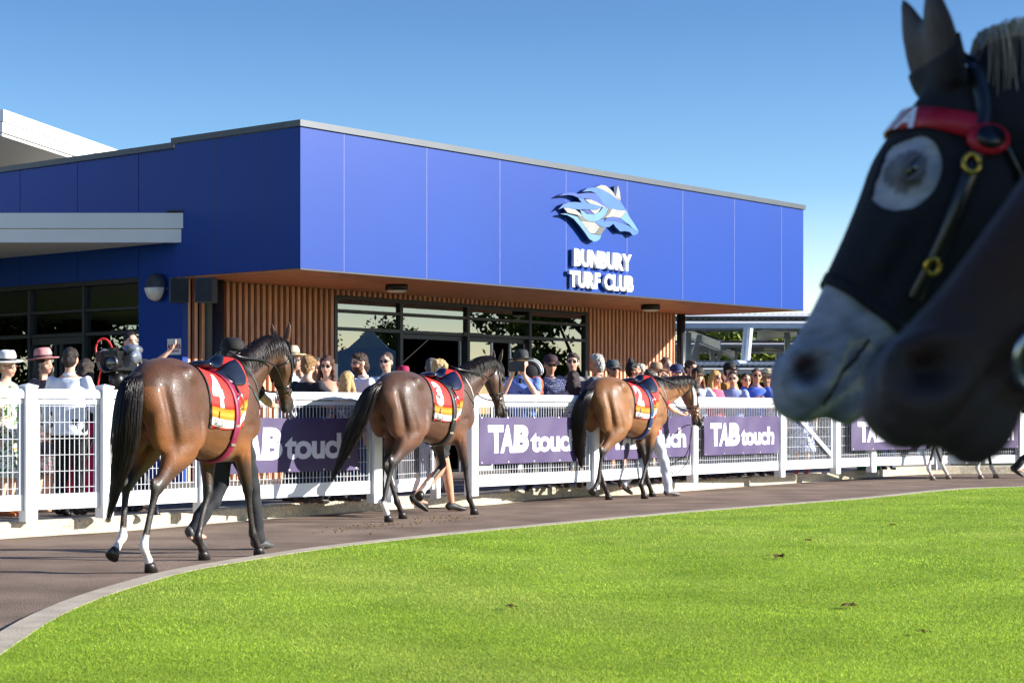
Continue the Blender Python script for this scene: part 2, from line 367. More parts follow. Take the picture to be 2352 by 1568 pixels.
# ---------------------------------------------------------------- clubhouse
C0 = Vector((-2.80, 24.2, 0)); D1 = Vector((.636, .771, 0)).normalized(); E1 = Vector((-D1.y, D1.x, 0)); UP = Vector((0, 0, 1))
def B(t, s, z): return C0 + D1 * t + E1 * s + UP * z
def t_at(x, s):      # where column x meets the vertical plane at depth s behind the fascia
    k = (x - PX0) / FPX; o = C0 + E1 * s; return (k * o.y - o.x) / (D1.x - k * D1.y)
def s_at(x, t=0.):
    k = (x - PX0) / FPX; o = C0 + D1 * t; return (k * o.y - o.x) / (E1.x - k * E1.y)
M_blue = mat('blue_panel', (3, 57, 142), .42, var=.05, scale=.5, coat=.0, spec=.18, bump=.02, bscale=3)
speckle(M_blue, (190, 196, 215), .795, 3.6)
M_dark = mat('charcoal_metal', (34, 42, 52), .38, var=.08, scale=3, metal=.0)
M_cap = mat('cap_flashing', (62, 68, 76), .4, metal=.2, var=.08, scale=2)
M_white = mat('white_metal', (226, 228, 230), .35, var=.03, scale=2)
M_wood = mat('timber_batten', (214, 156, 120), .5, var=.16, scale=5, stretch=(3, 3, .5), bump=.2, bscale=60)
M_woodb = mat('timber_backing', (60, 36, 28), .8, var=.15, scale=6)
M_sof = mat('soffit_board', (196, 128, 86), .5, var=.15, scale=3, bump=.15, bscale=40)
HZ, TZ, LEN, WS = 3.05, 4.92, 12.97, 2.45
club = thing('clubhouse', 'blue panelled clubhouse with timber battens and glazed doors under a deep overhang', 'building', B(0, 0, 0))
def cpart(name, g, m, smooth=False, parent=None, label=None):
    g.v = [tuple(Vector(p) - (C0)) for p in g.v]
    return obj(name, g, m, parent or club, smooth, label)
xs = [690, 790, 980, 1148, 1300, 1440, 1568, 1687, 1795]; ts = [t_at(x, 0) for x in xs] + [LEN]; ts[0] = 0
for a, b in zip(ts, ts[1:]):
    g = Geo(); g.ob(B(a + (.007 if a else 0), 0, HZ), D1 * (b - a - (.014 if a else .007)), E1 * .03, UP * (TZ - HZ)); cpart('fascia_panel', g, M_blue)
g = Geo(); g.ob(B(.05, .034, HZ + .01), D1 * (LEN - .06), E1 * .1, UP * (TZ - HZ)); cpart('wall', g, mat('joint_grey', (150, 155, 170), .7))
ss = [.0] + [s_at(x) for x in (601, 497)] + [2.55]
for a, b in zip(ss, ss[1:]):
    g = Geo(); g.ob(B(0, a + .007 if a else .032, HZ), E1 * (b - a - (.014 if a else .04)), D1 * .03, UP * (TZ - HZ)); cpart('fascia_panel', g, M_blue)
ssl = [2.56] + [s_at(x) for x in (312, 172, 40)] + [s_at(40) + 1.4, s_at(40) + 2.8, s_at(40) + 4.2]
for a, b in zip(ssl, ssl[1:]):
    g = Geo(); g.ob(B(.05, a + .006, 3.09), E1 * (b - a - .012), D1 * .03, UP * (TZ - .05 - 3.09)); cpart('fascia_panel', g, M_blue)
SL = ssl[-1]
g = Geo(); g.ob(B(.085, .15, HZ + .01), E1 * (SL - .15), D1 * .12, UP * (TZ - HZ - .08)); cpart('wall', g, M_dark)
s_w = s_at(312)                                             # start of the left glazing
g = Geo(); g.ob(B(.05, WS - .02, .146), E1 * (s_w - WS + .02), D1 * .03, UP * (3.088 - .146)); cpart('fascia_panel', g, M_blue, label='plain blue wall panel reaching down to the paving')
g = Geo(); g.ob(B(.02, WS - .05, .146), E1 * .03, D1 * .1, UP * (HZ - .15)); cpart('corner_post', g, M_blue)
for x in ts[1:-1]: cpart('joint_strip', Geo().ob(B(x - .004, -.002, HZ), D1 * .008, E1 * .02, UP * (TZ - HZ - .002)), mat('joint_sunlit', (110, 120, 180), .5))  # paler strip colour, painted as if sunlit on the front
for x in ss[1:-1]: cpart('joint_strip', Geo().ob(B(-.001, x - .006, HZ), E1 * .012, D1 * .02, UP * (TZ - HZ - .002)), mat('joint_shaded', (40, 46, 70), .5))  # same strip in a darker colour, painted as if in shade
# caps
g = Geo(); g.ob(B(-.03, -.03, TZ + .004), D1 * (LEN + .06), E1 * .3, UP * .085); cpart('cap_flashing', g, M_cap)
g = Geo(); g.ob(B(-.03, .272, TZ + .006), E1 * (2.32), D1 * .3, UP * .083); cpart('cap_flashing', g, M_dark)
g = Geo(); g.ob(B(.01, 2.594, TZ - .046), E1 * (SL - 2.6), D1 * .3, UP * .083); cpart('cap_flashing', g, M_dark)
g = Geo(); g.prism([B(.1, .1, TZ - .1), B(LEN - .05, .1, TZ - .1), B(LEN - .05, 8, TZ - .1), B(.1, SL, TZ - .1)], UP * .04); cpart('roof', g, mat('roof_sheet', (150, 155, 160), .4, metal=.4))
g = Geo(); g.ob(B(LEN, .03, HZ), E1 * 2.4, D1 * .03, UP * (TZ - HZ)); cpart('fascia_panel', g, M_blue, label='blue panel on the far end of the overhang')
# soffit boards
g = Geo(); k = 0
while .035 + k * .09 < WS + .05:
    g.ob(B(.03, .035 + k * .09, HZ - .02), D1 * (LEN - .05), E1 * .078, UP * .018); k += 1
cpart('soffit', g, M_sof)
g = Geo(); g.ob(B(.03, .03, HZ), D1 * (LEN - .05), E1 * WS, UP * .02); cpart('soffit_deck', g, M_woodb)
# dark drip edge along the foot of the fascia
g = Geo(); g.ob(B(-.004, -.006, HZ - .022), D1 * LEN, E1 * .035, UP * .02); cpart('drip_edge', g, M_dark)
# batten walls
T1, T2, T3 = t_at(771, WS), t_at(1352, WS), t_at(1562, WS)
def battens(a, b, z0, z1):
    g = Geo(); n = int(round((b - a) / .118)); st = (b - a) / n
    for i in range(n): g.ob(B(a + i * st + .03, WS - .0, z0), D1 * .056, E1 * .055, UP * (z1 - z0))
    cpart('timber_batten', g, M_wood)
    g = Geo(); g.ob(B(a, WS + .075, z0), D1 * (b - a), E1 * .05, UP * (z1 - z0)); cpart('batten_backing', g, M_woodb)
battens(.12, .52, .146, HZ - .025)
cpart('batten_backing', Geo().ob(B(.521, WS + .078, .146), D1 * .218, E1 * .05, UP * (HZ - .175)), M_dark)
battens(.74, T1 - .01, .146, HZ - .025)
battens(T2 + .01, T3 - .12, .146, HZ - .025)
battens(T1, T2, HZ - .1, HZ - .025)
g = Geo(); g.lathe([(.085, .146), (.085, HZ - .02)], 20, B(.62, WS - .12, 0)); cpart('column', g, M_dark, True)
g = Geo(); g.lathe([(.085, .146), (.085, HZ - .02)], 20, B(T3 - .04, WS - .05, 0)); cpart('column', g, M_dark, True)
# glazing
def glassmat():
    m = bpy.data.materials.new('tinted_glass'); m.use_nodes = True; t = m.node_tree; N, L = t.nodes, t.links
    N.remove(N['Principled BSDF']); gl = N.new('ShaderNodeBsdfGlossy'); gl.inputs['Roughness'].default_value = .004; gl.inputs['Color'].default_value = (.82, .9, .92, 1)
    tr = N.new('ShaderNodeBsdfTransparent'); tr.inputs[0].default_value = (.16, .19, .2, 1)
    fr = N.new('ShaderNodeFresnel'); fr.inputs[0].default_value = 1.9; mx = N.new('ShaderNodeMixShader')
    ma = N.new('ShaderNodeMath'); ma.operation = 'MULTIPLY_ADD'; ma.inputs[1].default_value = 1.15; ma.inputs[2].default_value = .08
    L.new(fr.outputs[0], ma.inputs[0]); L.new(ma.outputs[0], mx.inputs[0]); L.new(tr.outputs[0], mx.inputs[1]); L.new(gl.outputs[0], mx.inputs[2])
    L.new(mx.outputs[0], N['Material Output'].inputs[0]); return m
M_glass = glassmat()
mt = [T1] + [t_at(x, WS) for x in (925, 1079, 1221)] + [T2]
zs = [.15, 2.43, 2.70, HZ - .1]
fr_ = cpart('window_frame', Geo().ob(B(T1, WS + .02, HZ - .16), D1 * (T2 - T1), E1 * .12, UP * .055), M_dark)
g = Geo()
for t in mt: g.ob(B(t - .035 + (.035 if t == T1 else -.03 if t == T2 else 0), WS + .018, .147), D1 * .065, E1 * .13, UP * (HZ - .305))
for i in range(4):
    g.ob(B(mt[i] + .04, WS + .022, 2.41), D1 * (mt[i + 1] - mt[i] - .08), E1 * .1, UP * .05)
    g.ob(B(mt[i] + .04, WS + .022, 2.69), D1 * (mt[i + 1] - mt[i] - .08), E1 * .1, UP * .045)
for i in (0, 3): g.ob(B(mt[i] + .04, WS + .022, .16), D1 * (mt[i + 1] - mt[i] - .08), E1 * .1, UP * .07)
cpart('mullion', g, M_dark, parent=club)
for i in range(4):
    for j in range(3):
        if j == 0 and i in (1, 2): continue
        z0, z1 = zs[j] + .03, zs[j + 1] - .02
        g = Geo(); g.ob(B(mt[i] + .03, WS + .07, z0), D1 * (mt[i + 1] - mt[i] - .06), E1 * .006, UP * (z1 - z0)); cpart('window_pane', g, M_glass)
# sliding entrance doors, the left leaf slid open
for a, b, off in ((mt[1] + (mt[2] - mt[1]) * .93, mt[2] + .75, .12), (mt[3] - .45, mt[3], .12)):
    d = cpart('door', Geo().ob(B(a, WS + off, .15), D1 * .04, E1 * .04, UP * 2.24).ob(B(b - .045, WS + off, .15), D1 * .04, E1 * .04, UP * 2.24).ob(B(a + .04, WS + off, .15), D1 * (b - a - .085), E1 * .04, UP * .08), mat('pale_frame', (190, 198, 205), .4, metal=.5))
    g = Geo(); g.ob(B(a + .045, WS + off + .015, .24), D1 * (b - a - .095), E1 * .006, UP * 2.1); cpart('door_glass', g, M_glass)
g = Geo(); g.ob(B(mt[1] + .04, WS + .1, 2.33), D1 * (mt[3] - mt[1] - .08), E1 * .16, UP * .075); cpart('door_track', g, M_dark)
g = Geo(); g.ob(B(mt[2] - .15, WS + .0, 2.42), D1 * .5, E1 * .02, UP * .05); cpart('door_sensor', g, mat('black_plastic', (16, 17, 20), .4))
# interior
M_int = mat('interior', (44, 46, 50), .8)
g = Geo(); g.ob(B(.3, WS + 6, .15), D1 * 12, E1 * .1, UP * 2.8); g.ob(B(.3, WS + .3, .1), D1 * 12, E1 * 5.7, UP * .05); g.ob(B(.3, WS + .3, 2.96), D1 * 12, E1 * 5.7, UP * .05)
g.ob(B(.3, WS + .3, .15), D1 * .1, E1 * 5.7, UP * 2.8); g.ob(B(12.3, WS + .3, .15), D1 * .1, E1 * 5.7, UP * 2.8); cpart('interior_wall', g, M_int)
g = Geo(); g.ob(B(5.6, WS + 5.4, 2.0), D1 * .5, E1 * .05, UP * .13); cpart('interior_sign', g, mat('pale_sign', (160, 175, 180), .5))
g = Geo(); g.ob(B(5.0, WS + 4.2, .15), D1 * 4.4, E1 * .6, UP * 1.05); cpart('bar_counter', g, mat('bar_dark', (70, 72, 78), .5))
# left glazing (plane t=.12, seen under the white canopy)
mu = [s_w] + [s_at(x) for x in (180, 55)] + [s_at(55) + 1.25, s_at(55) + 2.9]
zl = [.15, 2.30, 2.64, 3.02]
g = Geo(); g.ob(B(.1, s_w, 3.025), E1 * (mu[-1] - s_w), D1 * .12, UP * .05)
for s in mu: g.ob(B(.11, s, .147), E1 * .06, D1 * .12, UP * 2.87)
for i in range(len(mu) - 1):
    for z, h in ((2.28, .05), (2.64, .04)) + (((.16, .07),) if i != 1 else ()): g.ob(B(.12, mu[i] + .063, z), E1 * (mu[i + 1] - mu[i] - .066), D1 * .1, UP * h)
cpart('mullion', g, M_dark)
for i in range(len(mu) - 1):
    for j in range(3):
        g = Geo(); g.ob(B(.17, mu[i] + .05, zl[j] + .05), E1 * (mu[i + 1] - mu[i] - .04), D1 * .006, UP * (zl[j + 1] - zl[j] - .06)); cpart('window_pane', g, M_glass)
g = Geo()
for f in (.42, .52): g.ob(B(.13, mu[1] + (mu[2] - mu[1]) * f, .16), E1 * .07, D1 * .03, UP * 2.1)
g.ob(B(.128, mu[1] + .07, 2.17), E1 * (mu[2] - mu[1] - .1), D1 * .03, UP * .1)
cpart('door', g, M_dark)
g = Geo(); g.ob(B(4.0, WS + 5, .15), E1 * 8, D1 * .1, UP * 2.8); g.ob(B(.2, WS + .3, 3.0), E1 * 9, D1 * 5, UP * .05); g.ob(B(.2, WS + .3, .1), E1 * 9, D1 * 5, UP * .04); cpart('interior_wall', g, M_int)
# white entrance canopy, its face square to the camera
FY = 25.75; cx1 = (427 - PX0) / FPX * FY; z0, z1 = 3.54, 3.93
f2 = B(-.01, s_at(427) + .0, 0)
g = Geo(); sE = s_at(-260)
g.prism([(cx1, FY, z0), (-30, FY, z0), Vector((-30, 40, z0)), B(.2, sE + 3, z0), B(-.0, s_at(400) - .02, z0)], UP * .06)
cpart('canopy_soffit', g, mat('canopy_soffit', (215, 214, 208), .6, var=.04))
g = Geo(); g.ob((-30, FY - .02, z0 - .012), (cx1 + 30 - .01, 0, 0), (0, .1, 0), (0, 0, .19)); g.ob((-30, FY - .045, z0 + .185), (cx1 + 30 + .012, 0, 0), (0, .12, 0), (0, 0, .215)); cpart('canopy_fascia', g, M_white)
g = Geo(); g.prism([(cx1, FY + .08, z1 - .08), (-30, FY + .08, z1 - .08), Vector((-30, 40, z1 - .08)), B(.2, sE + 3, z1 - .08), B(-.0, s_at(400) - .02, z1 - .08)], UP * .05); cpart('canopy_roof', g, M_white)
g = Geo(); g.ob((cx1 - .27, FY - .06, z1 + .03), (.29, 0, 0), (0, .25, 0), (0, 0, .02)); cpart('canopy_flashing', g, M_dark)
# higher white roof behind, its corner at the top left
H0 = Vector(((8 - PX0) / FPX * 35, 35, 0)); HD = Vector((.187, 1, 0)).normalized(); HS = Vector((-HD.y, HD.x, 0))
def Hh(t, s, z): return H0 + HD * t + HS * s + UP * z
hall = thing('main_hall', 'tall white roofed hall rising behind the blue clubhouse', 'building', H0)
def hpart(name, g, m):
    g.v = [tuple(Vector(p) - H0) for p in g.v]; return obj(name, g, m, hall)
g = Geo(); g.ob(Hh(0, 0, 6.70), HD * 30, HS * 12, UP * .23); g.ob(Hh(.02, .03, 6.50), HD * 30, HS * 12, UP * .19); hpart('roof_fascia', g, M_white)
g = Geo(); g.ob(Hh(.06, .06, 6.43), HD * 30, HS * 12, UP * .05); hpart('roof_soffit', g, mat('canopy_soffit'))
g = Geo(); g.ob(Hh(6.5, 2.5, 0), HD * 20, HS * 9, UP * 6.42); hpart('wall', g, mat('hall_wall', (190, 190, 186), .7))
# lamps and speakers on the clubhouse
def soffit_lamp(x, y, lb):
    Z = FPX * (HZ - .03 - CH) / (HY - y); q = Vector(((x - PX0) / FPX * Z, Z, HZ - .025))
    t = thing('soffit_lamp', lb, 'lamp', q, 0, 'round lamps under the overhang')
    obj('lamp_housing', Geo().lathe([(.165, -.0), (.17, -.02), (.17, -.075), (.155, -.085)], 28), mat('black_plastic'), t, True)
    obj('diffuser', Geo().lathe([(.15, -.0855), (.14, -.1), (.09, -.112), (.0, -.116)], 28), mat('opal', (226, 222, 210), .4), t, True)
soffit_lamp(911, 655, 'round black ceiling lamp above the dark entrance doors'); soffit_lamp(1494, 701, 'round black ceiling lamp above the sunlit timber wall')
def wallpt(x, y, t=0.05):
    k = (x - PX0) / FPX; s = s_at(x, t); q = B(t, s, 0); q.z = CH + (HY - y) / FPX * q.y; return q
q = wallpt(368, 660); rz = math.atan2(E1.y, E1.x)
t = thing('bulkhead_light', 'oval grey bulkhead light with white lower half on the blue wall', 'lamp', q, rz)
# local x runs along the wall to the left-back, local y points out of the wall (towards -D1 side)
sgn = 1 if Vector((-math.sin(rz), math.cos(rz), 0)).dot(-D1) > 0 else -1
g = Geo(); g.lathe([(.02, 0), (.19, 0), (.2, .06), (.19, .12), (.14, .17), (.0, .19)], 26, rot=Matrix.Rotation(-sgn * R(90), 3, 'X')); g.v = [(p[0] * .85, p[1], p[2]) for p in g.v]; obj('hood', g, mat('grey_plastic', (60, 64, 66), .5), t, True)
g = Geo(); g.lathe([(.02, 0), (.19, 0), (.20, .09), (.18, .15), (.12, .20), (.0, .215)], 26, rot=Matrix.Rotation(-sgn * R(90), 3, 'X')); g.v = [(p[0] * .85, p[1] * 1.02, min(p[2], -.01)) for p in g.v]; obj('diffuser', g, mat('opal'), t, True)
def speaker(x, y, lb, w=.26, h=.34, dd=.24, t0=.05, face=0.):
    q = wallpt(x, y, t0); t = thing('wall_speaker', lb, 'speaker', q, face, 'box speakers either side of the timber corner')
    obj('cabinet', Geo().prism([(-w / 2, -dd, -h / 2), (w / 2, -dd, -h / 2), (w / 2 - .04, 0, -h / 2), (-w / 2 + .04, 0, -h / 2)], (0, 0, h)), mat('speaker_grey', (58, 66, 74), .5), t)
    obj('grille', Geo().box((0, -dd - .006, 0), (w - .02, .01, h - .03)), mat('speaker_grille', (44, 50, 57), .8, bump=.5, bscale=200), t)
    obj('bracket', Geo().box((0, .03, -.03), (.1, .07, .1)).box((0, .08, -.03), (.04, .1, .16)), M_dark, t)
speaker(403, 668, 'grey box speaker next to the bulkhead light on the blue wall', t0=-.12, face=R(24))
speaker(486, 668, 'dark box speaker hung in front of the timber battens', t0=-.18, face=R(-18))
# no-alcohol sign
q = wallpt(426, 0)      # plate on the blue wall
ua = -E1                                                       # reading direction on this wall
pl = wallpt(409, 852, .045); pr = wallpt(444, 852, .045); wd = (pr - pl).length; ph = (905 - 827) * .425 / FPX * 25.5 * 1.0
pz0 = CH + (HY - 813) / FPX * 25.6; pz1 = CH + (HY - 779) / FPX * 25.6
pl = wallpt(385, 850, .045); pr = wallpt(419.5, 850, .045); wd = (pr - pl).length
sg = thing('notice_plate', 'small white notice plate with red lettering on the blue wall', 'sign', (pl.x, pl.y, pz0))
obj('plate', Geo().ob((0, 0, 0), ua * wd, -D1 * .006, UP * (pz1 - pz0 + .02)), mat('sign_white', (222, 220, 216), .5), sg)
co, fs = text_mesh('ALCOHOL', .085, .0035, .001, sx=.7); co = place(co, -D1 * .008 + ua * .012 + UP * .09, ua, UP, -D1); w_ = (co @ np.array(ua)).max()
obj('lettering', tomesh('l', co, fs, smooth=False), mat('sign_red', (176, 30, 34), .5), sg)
co, fs = text_mesh('BEYOND THIS POINT', .034, .001, .001, sx=.75); co = place(co, -D1 * .008 + ua * .012 + UP * .04, ua, UP, -D1)
obj('lettering', tomesh('l', co, fs, smooth=False), mat('sign_red'), sg)
# ---- club lettering and emblem standing off the fascia
def FP(x, y, off=.0):
    """pixel -> point on the fascia plane moved out by off"""
    k = (x - PX0) / FPX; o = C0 - E1 * off; t = (k * o.y - o.x) / (D1.x - k * D1.y); q = o + D1 * t; q.z = CH + (HY - y) / FPX * q.y; return q
M_let = mat('letter_white', (236, 238, 240), .4, var=.02)
M_lets = mat('letter_side', (30, 48, 96), .5)
o1 = FP(1303, 610); o2 = FP(1440, 612)
lt = thing('club_lettering', 'raised white letters BUNBURY TURF CLUB on the blue fascia', 'sign', (o1.x, o1.y, o1.z))
def line(s, xa, xb, yb_a, yt_a, rows):
    """each letter its own part, fitted between two columns"""
    qa, qb = FP(xa, yb_a), FP(xb, yb_a); wd = (qb - qa).length; h = (yb_a - yt_a) / FPX * qa.y
    ws = []
    for ch in s:
        if ch == ' ': ws.append(None); continue
        co, fs = text_mesh(ch, 1., .046, .0, res=4); ws.append((co, fs, co[:, 0].min(), co[:, 0].max(), co[:, 1].min(), co[:, 1].max()))
    tot = sum((w[3] - w[2]) * 1. if w else .3 for w in ws) - (.13 if s[-1] == 'Y' else 0) + .05 * (len(ws) - 1); k = wd / tot; x = 0.
    for w in ws:
        if not w: x += .32 * k; continue
        co, fs, a, b, c, d = w; co = co.copy(); x -= .13 * k * (w is ws[-1] and s[-1] == 'Y'); co[:, 0] = (co[:, 0] - a) * k + x; co[:, 1] = (co[:, 1] - c) / (d - c) * h; x += (b - a + .05) * k
        # solid letter: front face plus walls
        me = bpy.data.meshes.new('x'); me.from_pydata(co.tolist(), [], fs); bm = bmesh.new(); bm.from_mesh(me); bmesh.ops.remove_doubles(bm, verts=bm.verts, dist=.0005)
        r_ = bmesh.ops.extrude_face_region(bm, geom=bm.faces[:]); vs = [v for v in r_['geom'] if isinstance(v, bmesh.types.BMVert)]
        for v in vs: v.co.z -= .05
        bmesh.ops.recalc_face_normals(bm, faces=bm.faces[:]); bm.to_mesh(me); bm.free()
        c2 = np.empty(len(me.vertices) * 3); me.vertices.foreach_get('co', c2); c2 = c2.reshape(-1, 3)
        c2 = place(c2, qa - o1 - E1 * .085, D1, UP, -E1); me.vertices.foreach_set('co', c2.ravel()); me.update()
        obj('letter', me, M_let, lt)
line('BUNBURY', 1309, 1441, 611, 571, 0)
line('TURF CLUB', 1299, 1446, 659, 621, 0)
em = thing('horse_emblem', 'raised blue and silver running horse head emblem above the lettering', 'sign', FP(1370, 490))
SH = [('w', [(690, 255), (750, 232), (800, 238), (850, 275), (890, 320), (912, 355), (965, 412), (900, 365), (840, 322), (780, 290), (720, 265)]),
      ('b', [(548, 304), (600, 268), (690, 257), (780, 290), (840, 322), (900, 365), (965, 412), (1000, 470), (1030, 512), (900, 505), (830, 480), (780, 440), (740, 380), (690, 318), (640, 300)]),
      ('w', [(935, 237), (955, 300), (967, 404), (912, 355)]), ('d', [(890, 250), (935, 237), (912, 355), (893, 320)]),
      ('m', [(290, 350), (340, 325), (410, 315), (450, 315), (500, 330), (600, 318), (690, 320), (740, 380), (780, 440), (830, 480), (740, 450), (680, 410), (620, 385), (560, 378), (500, 370), (440, 345), (390, 340)]),
      ('b', [(285, 500), (340, 440), (400, 420), (470, 418), (540, 425), (500, 372), (560, 380), (590, 420), (640, 440), (700, 450), (765, 472), (700, 505), (640, 500), (570, 497), (520, 500), (450, 495), (400, 478), (345, 475)]),
      ('w', [(575, 388), (640, 392), (700, 415), (760, 452), (830, 484), (765, 470), (700, 450), (640, 438), (600, 415)]),
      ('w', [(340, 480), (400, 480), (470, 500), (520, 540), (550, 580), (490, 558), (430, 545), (385, 535)]),
      ('l', [(520, 500), (560, 520), (600, 550), (680, 555), (740, 520), (775, 470), (835, 482), (800, 560), (740, 610), (680, 635), (600, 625), (560, 590), (540, 560)]),
      ('p', [(545, 505), (610, 502), (680, 553), (615, 550)]), ('w', [(625, 502), (700, 507), (755, 478), (720, 527), (683, 552)]),
      ('g', [(838, 484), (868, 490), (840, 540), (790, 590), (750, 602), (803, 562)]),
      ('w', [(870, 492), (940, 507), (1030, 514), (985, 570), (955, 592), (880, 578), (820, 588), (792, 592), (843, 540)]),
      ('l', [(1032, 514), (1060, 580), (1110, 650), (1155, 725), (1160, 745), (1100, 708), (1052, 660), (985, 612), (957, 592), (987, 570)]),
      ('m', [(775, 632), (810, 597), (870, 580), (940, 592), (1000, 620), (1050, 665), (980, 645), (900, 622), (830, 624)]),
      ('b', [(682, 637), (740, 612), (790, 596), (773, 634), (830, 626), (900, 624), (980, 648), (1050, 676), (1100, 710), (1160, 747), (1150, 765), (1100, 785), (1065, 745), (1010, 735), (960, 740), (910, 690), (885, 655), (840, 690), (780, 695), (722, 670)]),
      ('l', [(305, 548), (360, 542), (430, 560), (490, 577), (530, 627), (580, 702), (630, 762), (690, 772), (750, 782), (740, 820), (700, 848), (670, 850), (620, 820), (580, 760), (520, 680), (450, 600), (380, 560)]),
      ('w', [(532, 627), (600, 630), (680, 640), (738, 690), (685, 764), (630, 758), (582, 700)]), ('g', [(720, 675), (780, 698), (805, 702), (770, 740), (750, 780), (690, 766), (738, 692)]),
      ('g', [(492, 562), (550, 582), (620, 628), (534, 625)])]
EC = {'w': (148, 146, 142), 'b': (62, 104, 164), 'm': (48, 76, 150), 'l': (92, 134, 170), 'p': (56, 66, 136), 'g': (98, 98, 96), 'd': (14, 40, 92)}
ec = FP(1370, 490)
def epix(p): return (1300 + p[0] / 4.48) * .9408, (400 + p[1] / 4.48) * .9408
for i, (c, pts) in enumerate(SH):
    off = .10 + .0011 * (i % 7); g = Geo(); g.prism([FP(*epix(p), off) - ec for p in pts], E1 * .06); me = obj('ribbon_facet', g, [mat('emblem_' + c, EC[c], .3, var=.08, scale=4), M_lets], em)
    for pl_ in me.data.polygons:
        if abs(pl_.normal.dot(E1)) < .7: pl_.material_index = 1
# ---------------------------------------------------------------- white ring fence
FPOST = [(65, 1197), (240, 1189), (463, 1175), (860, 1154), (1083, 1138), (1362, 1123), (1590, 1106), (1791, 1094.6), (1919, 1087.5), (2001, 1083.8), (2151, 1079), (2344, 1076)]
PZ = .15
PP = [G(x, y, PZ) for x, y in FPOST]
PL = [PP[0] + (PP[0] - PP[1]) * 2.2 + Vector((0, -.2, 0)), ]
M_pvc = mat('white_pvc', (236, 238, 240), .32, var=.03, scale=1.5, spec=.5)
M_bar = mat('white_wire', (196, 200, 206), .4, var=.03)
def post(parent, p, d, w=.122, h=1.26, base=None):
    b = base or Vector(); n = Vector((-d.y, d.x, 0)); g = Geo(); o = p - b - d * w / 2 - n * w / 2; o.z = 0
    g.ob(o, d * w, n * w, UP * (h - .035)); c = p - b; c.z = h - .035
    q = [c + (d * sx + n * sy) * (w / 2 + .006) for sx, sy in ((-1, -1), (1, -1), (1, 1), (-1, 1))]; e = .008
    g.add(q + [v + UP * .012 for v in q] + [c + UP * .035], [(3, 2, 1, 0), (0, 1, 5, 4), (1, 2, 6, 5), (2, 3, 7, 6), (3, 0, 4, 7), (4, 5, 8), (5, 6, 8), (6, 7, 8), (7, 4, 8)])
    return obj('post', g, M_pvc, parent)
def bay(parent, a, b, base, diag=False, top=True):
    """rails and welded mesh between two posts"""
    a = a - base; b = b - base; a.z = b.z = 0; d = (b - a); L_ = d.length; d.normalize(); n = Vector((-d.y, d.x, 0)); s, e = .064, L_ - .064
    g = Geo(); prof = [(-.045, 0), (-.045, .055), (-.025, .082), (.025, .082), (.045, .055), (.045, 0)]
    if top:
        g.prism([a + d * s + n * u + UP * (1.125 + v) for u, v in prof], d * (e - s)); obj('top_rail', g, M_pvc, parent)
    g = Geo(); g.ob(a + d * (s + .001) - n * .022 + UP * 1.07, d * (e - s - .002), n * .044, UP * .042); obj('rail', g, M_pvc, parent)
    g = Geo(); g.ob(a + d * (s + .001) - n * .022 + UP * .105, d * (e - s - .002), n * .044, UP * .14); obj('rail', g, M_pvc, parent)
    g = Geo()
    for q in (s + .002, e - .042): g.ob(a + d * q - n * .018 + UP * .246, d * .04, n * .036, UP * .823)
    m = max(3, int(round((e - s - .1) / .05)))
    for i in range(m + 1):
        x = s + .05 + (e - s - .1) * i / m; g.ob(a + d * (x - .003) - n * .003 + UP * .246, d * .006, n * .006, UP * .823)
    for i in range(6):
        z = .30 + i * .15; g.ob(a + d * (s + .042) - n * .0125 + UP * z, d * (e - s - .086), n * .005, UP * .005)
    obj('mesh_panel', g, M_bar, parent)
    if diag:
        g = Geo(); p0 = a + d * (s + .05) + UP * 1.05 - n * .05; p1 = a + d * (e - .06) + UP * .26 - n * .05; g.ob(p0, p1 - p0, n * .02, UP * .075); obj('brace', g, M_pvc, parent)
def fence(name, lb, cat, posts, bays, skip=()):
    base = posts[0].copy(); t = thing(name, lb, cat, base)
    for i, p in enumerate(posts):
        if i in skip: continue
        d = (posts[min(i + 1, len(posts) - 1)] - posts[max(i - 1, 0)]).normalized(); post(t, p, d, base=base)
    for i, j in bays: bay(t, posts[i], posts[j], base)
    return t
fA = fence('ring_fence', 'white post and rail fence with wire mesh from the left edge to the opening', 'fence', PL + PP[:4], [(0, 1), (1, 2), (2, 3), (3, 4)])
fB = fence('ring_fence', 'white mesh fence carrying purple banners between the opening and the gate', 'fence', PP[4:8], [(0, 1), (1, 2), (2, 3)])
fC = fence('ring_fence', 'white mesh fence right of the gate behind the nearest horse muzzles', 'fence', PP[8:12], [(0, 1), (1, 2), (2, 3)])
base = PP[7].copy(); gt = thing('gate', 'white mesh gate with a diagonal brace, closed', 'gate', base)
da = (PP[8] - PP[7]).normalized(); ga, gb = PP[7] + da * .13, PP[8] - da * .13
bay(gt, ga - da * .06, gb + da * .06, base, diag=True)
# open gate leaf folded back at the opening
pe = PP[3] + Vector((.42, 1.0, 0)); gl = thing('gate', 'open white gate leaf folded back at the fence opening beside the brown horse', 'gate', PP[3])
post(gl, PP[3] + Vector((.16, .12, 0)), Vector((.4, .9, 0)).normalized(), .09, 1.2, PP[3]); bay(gl, PP[3] + Vector((.16, .12, 0)), PP[3] + Vector((.62, 1.15, 0)), PP[3])
post(gl, PP[3] + Vector((.62, 1.15, 0)), Vector((.4, .9, 0)).normalized(), .09, 1.2, PP[3])
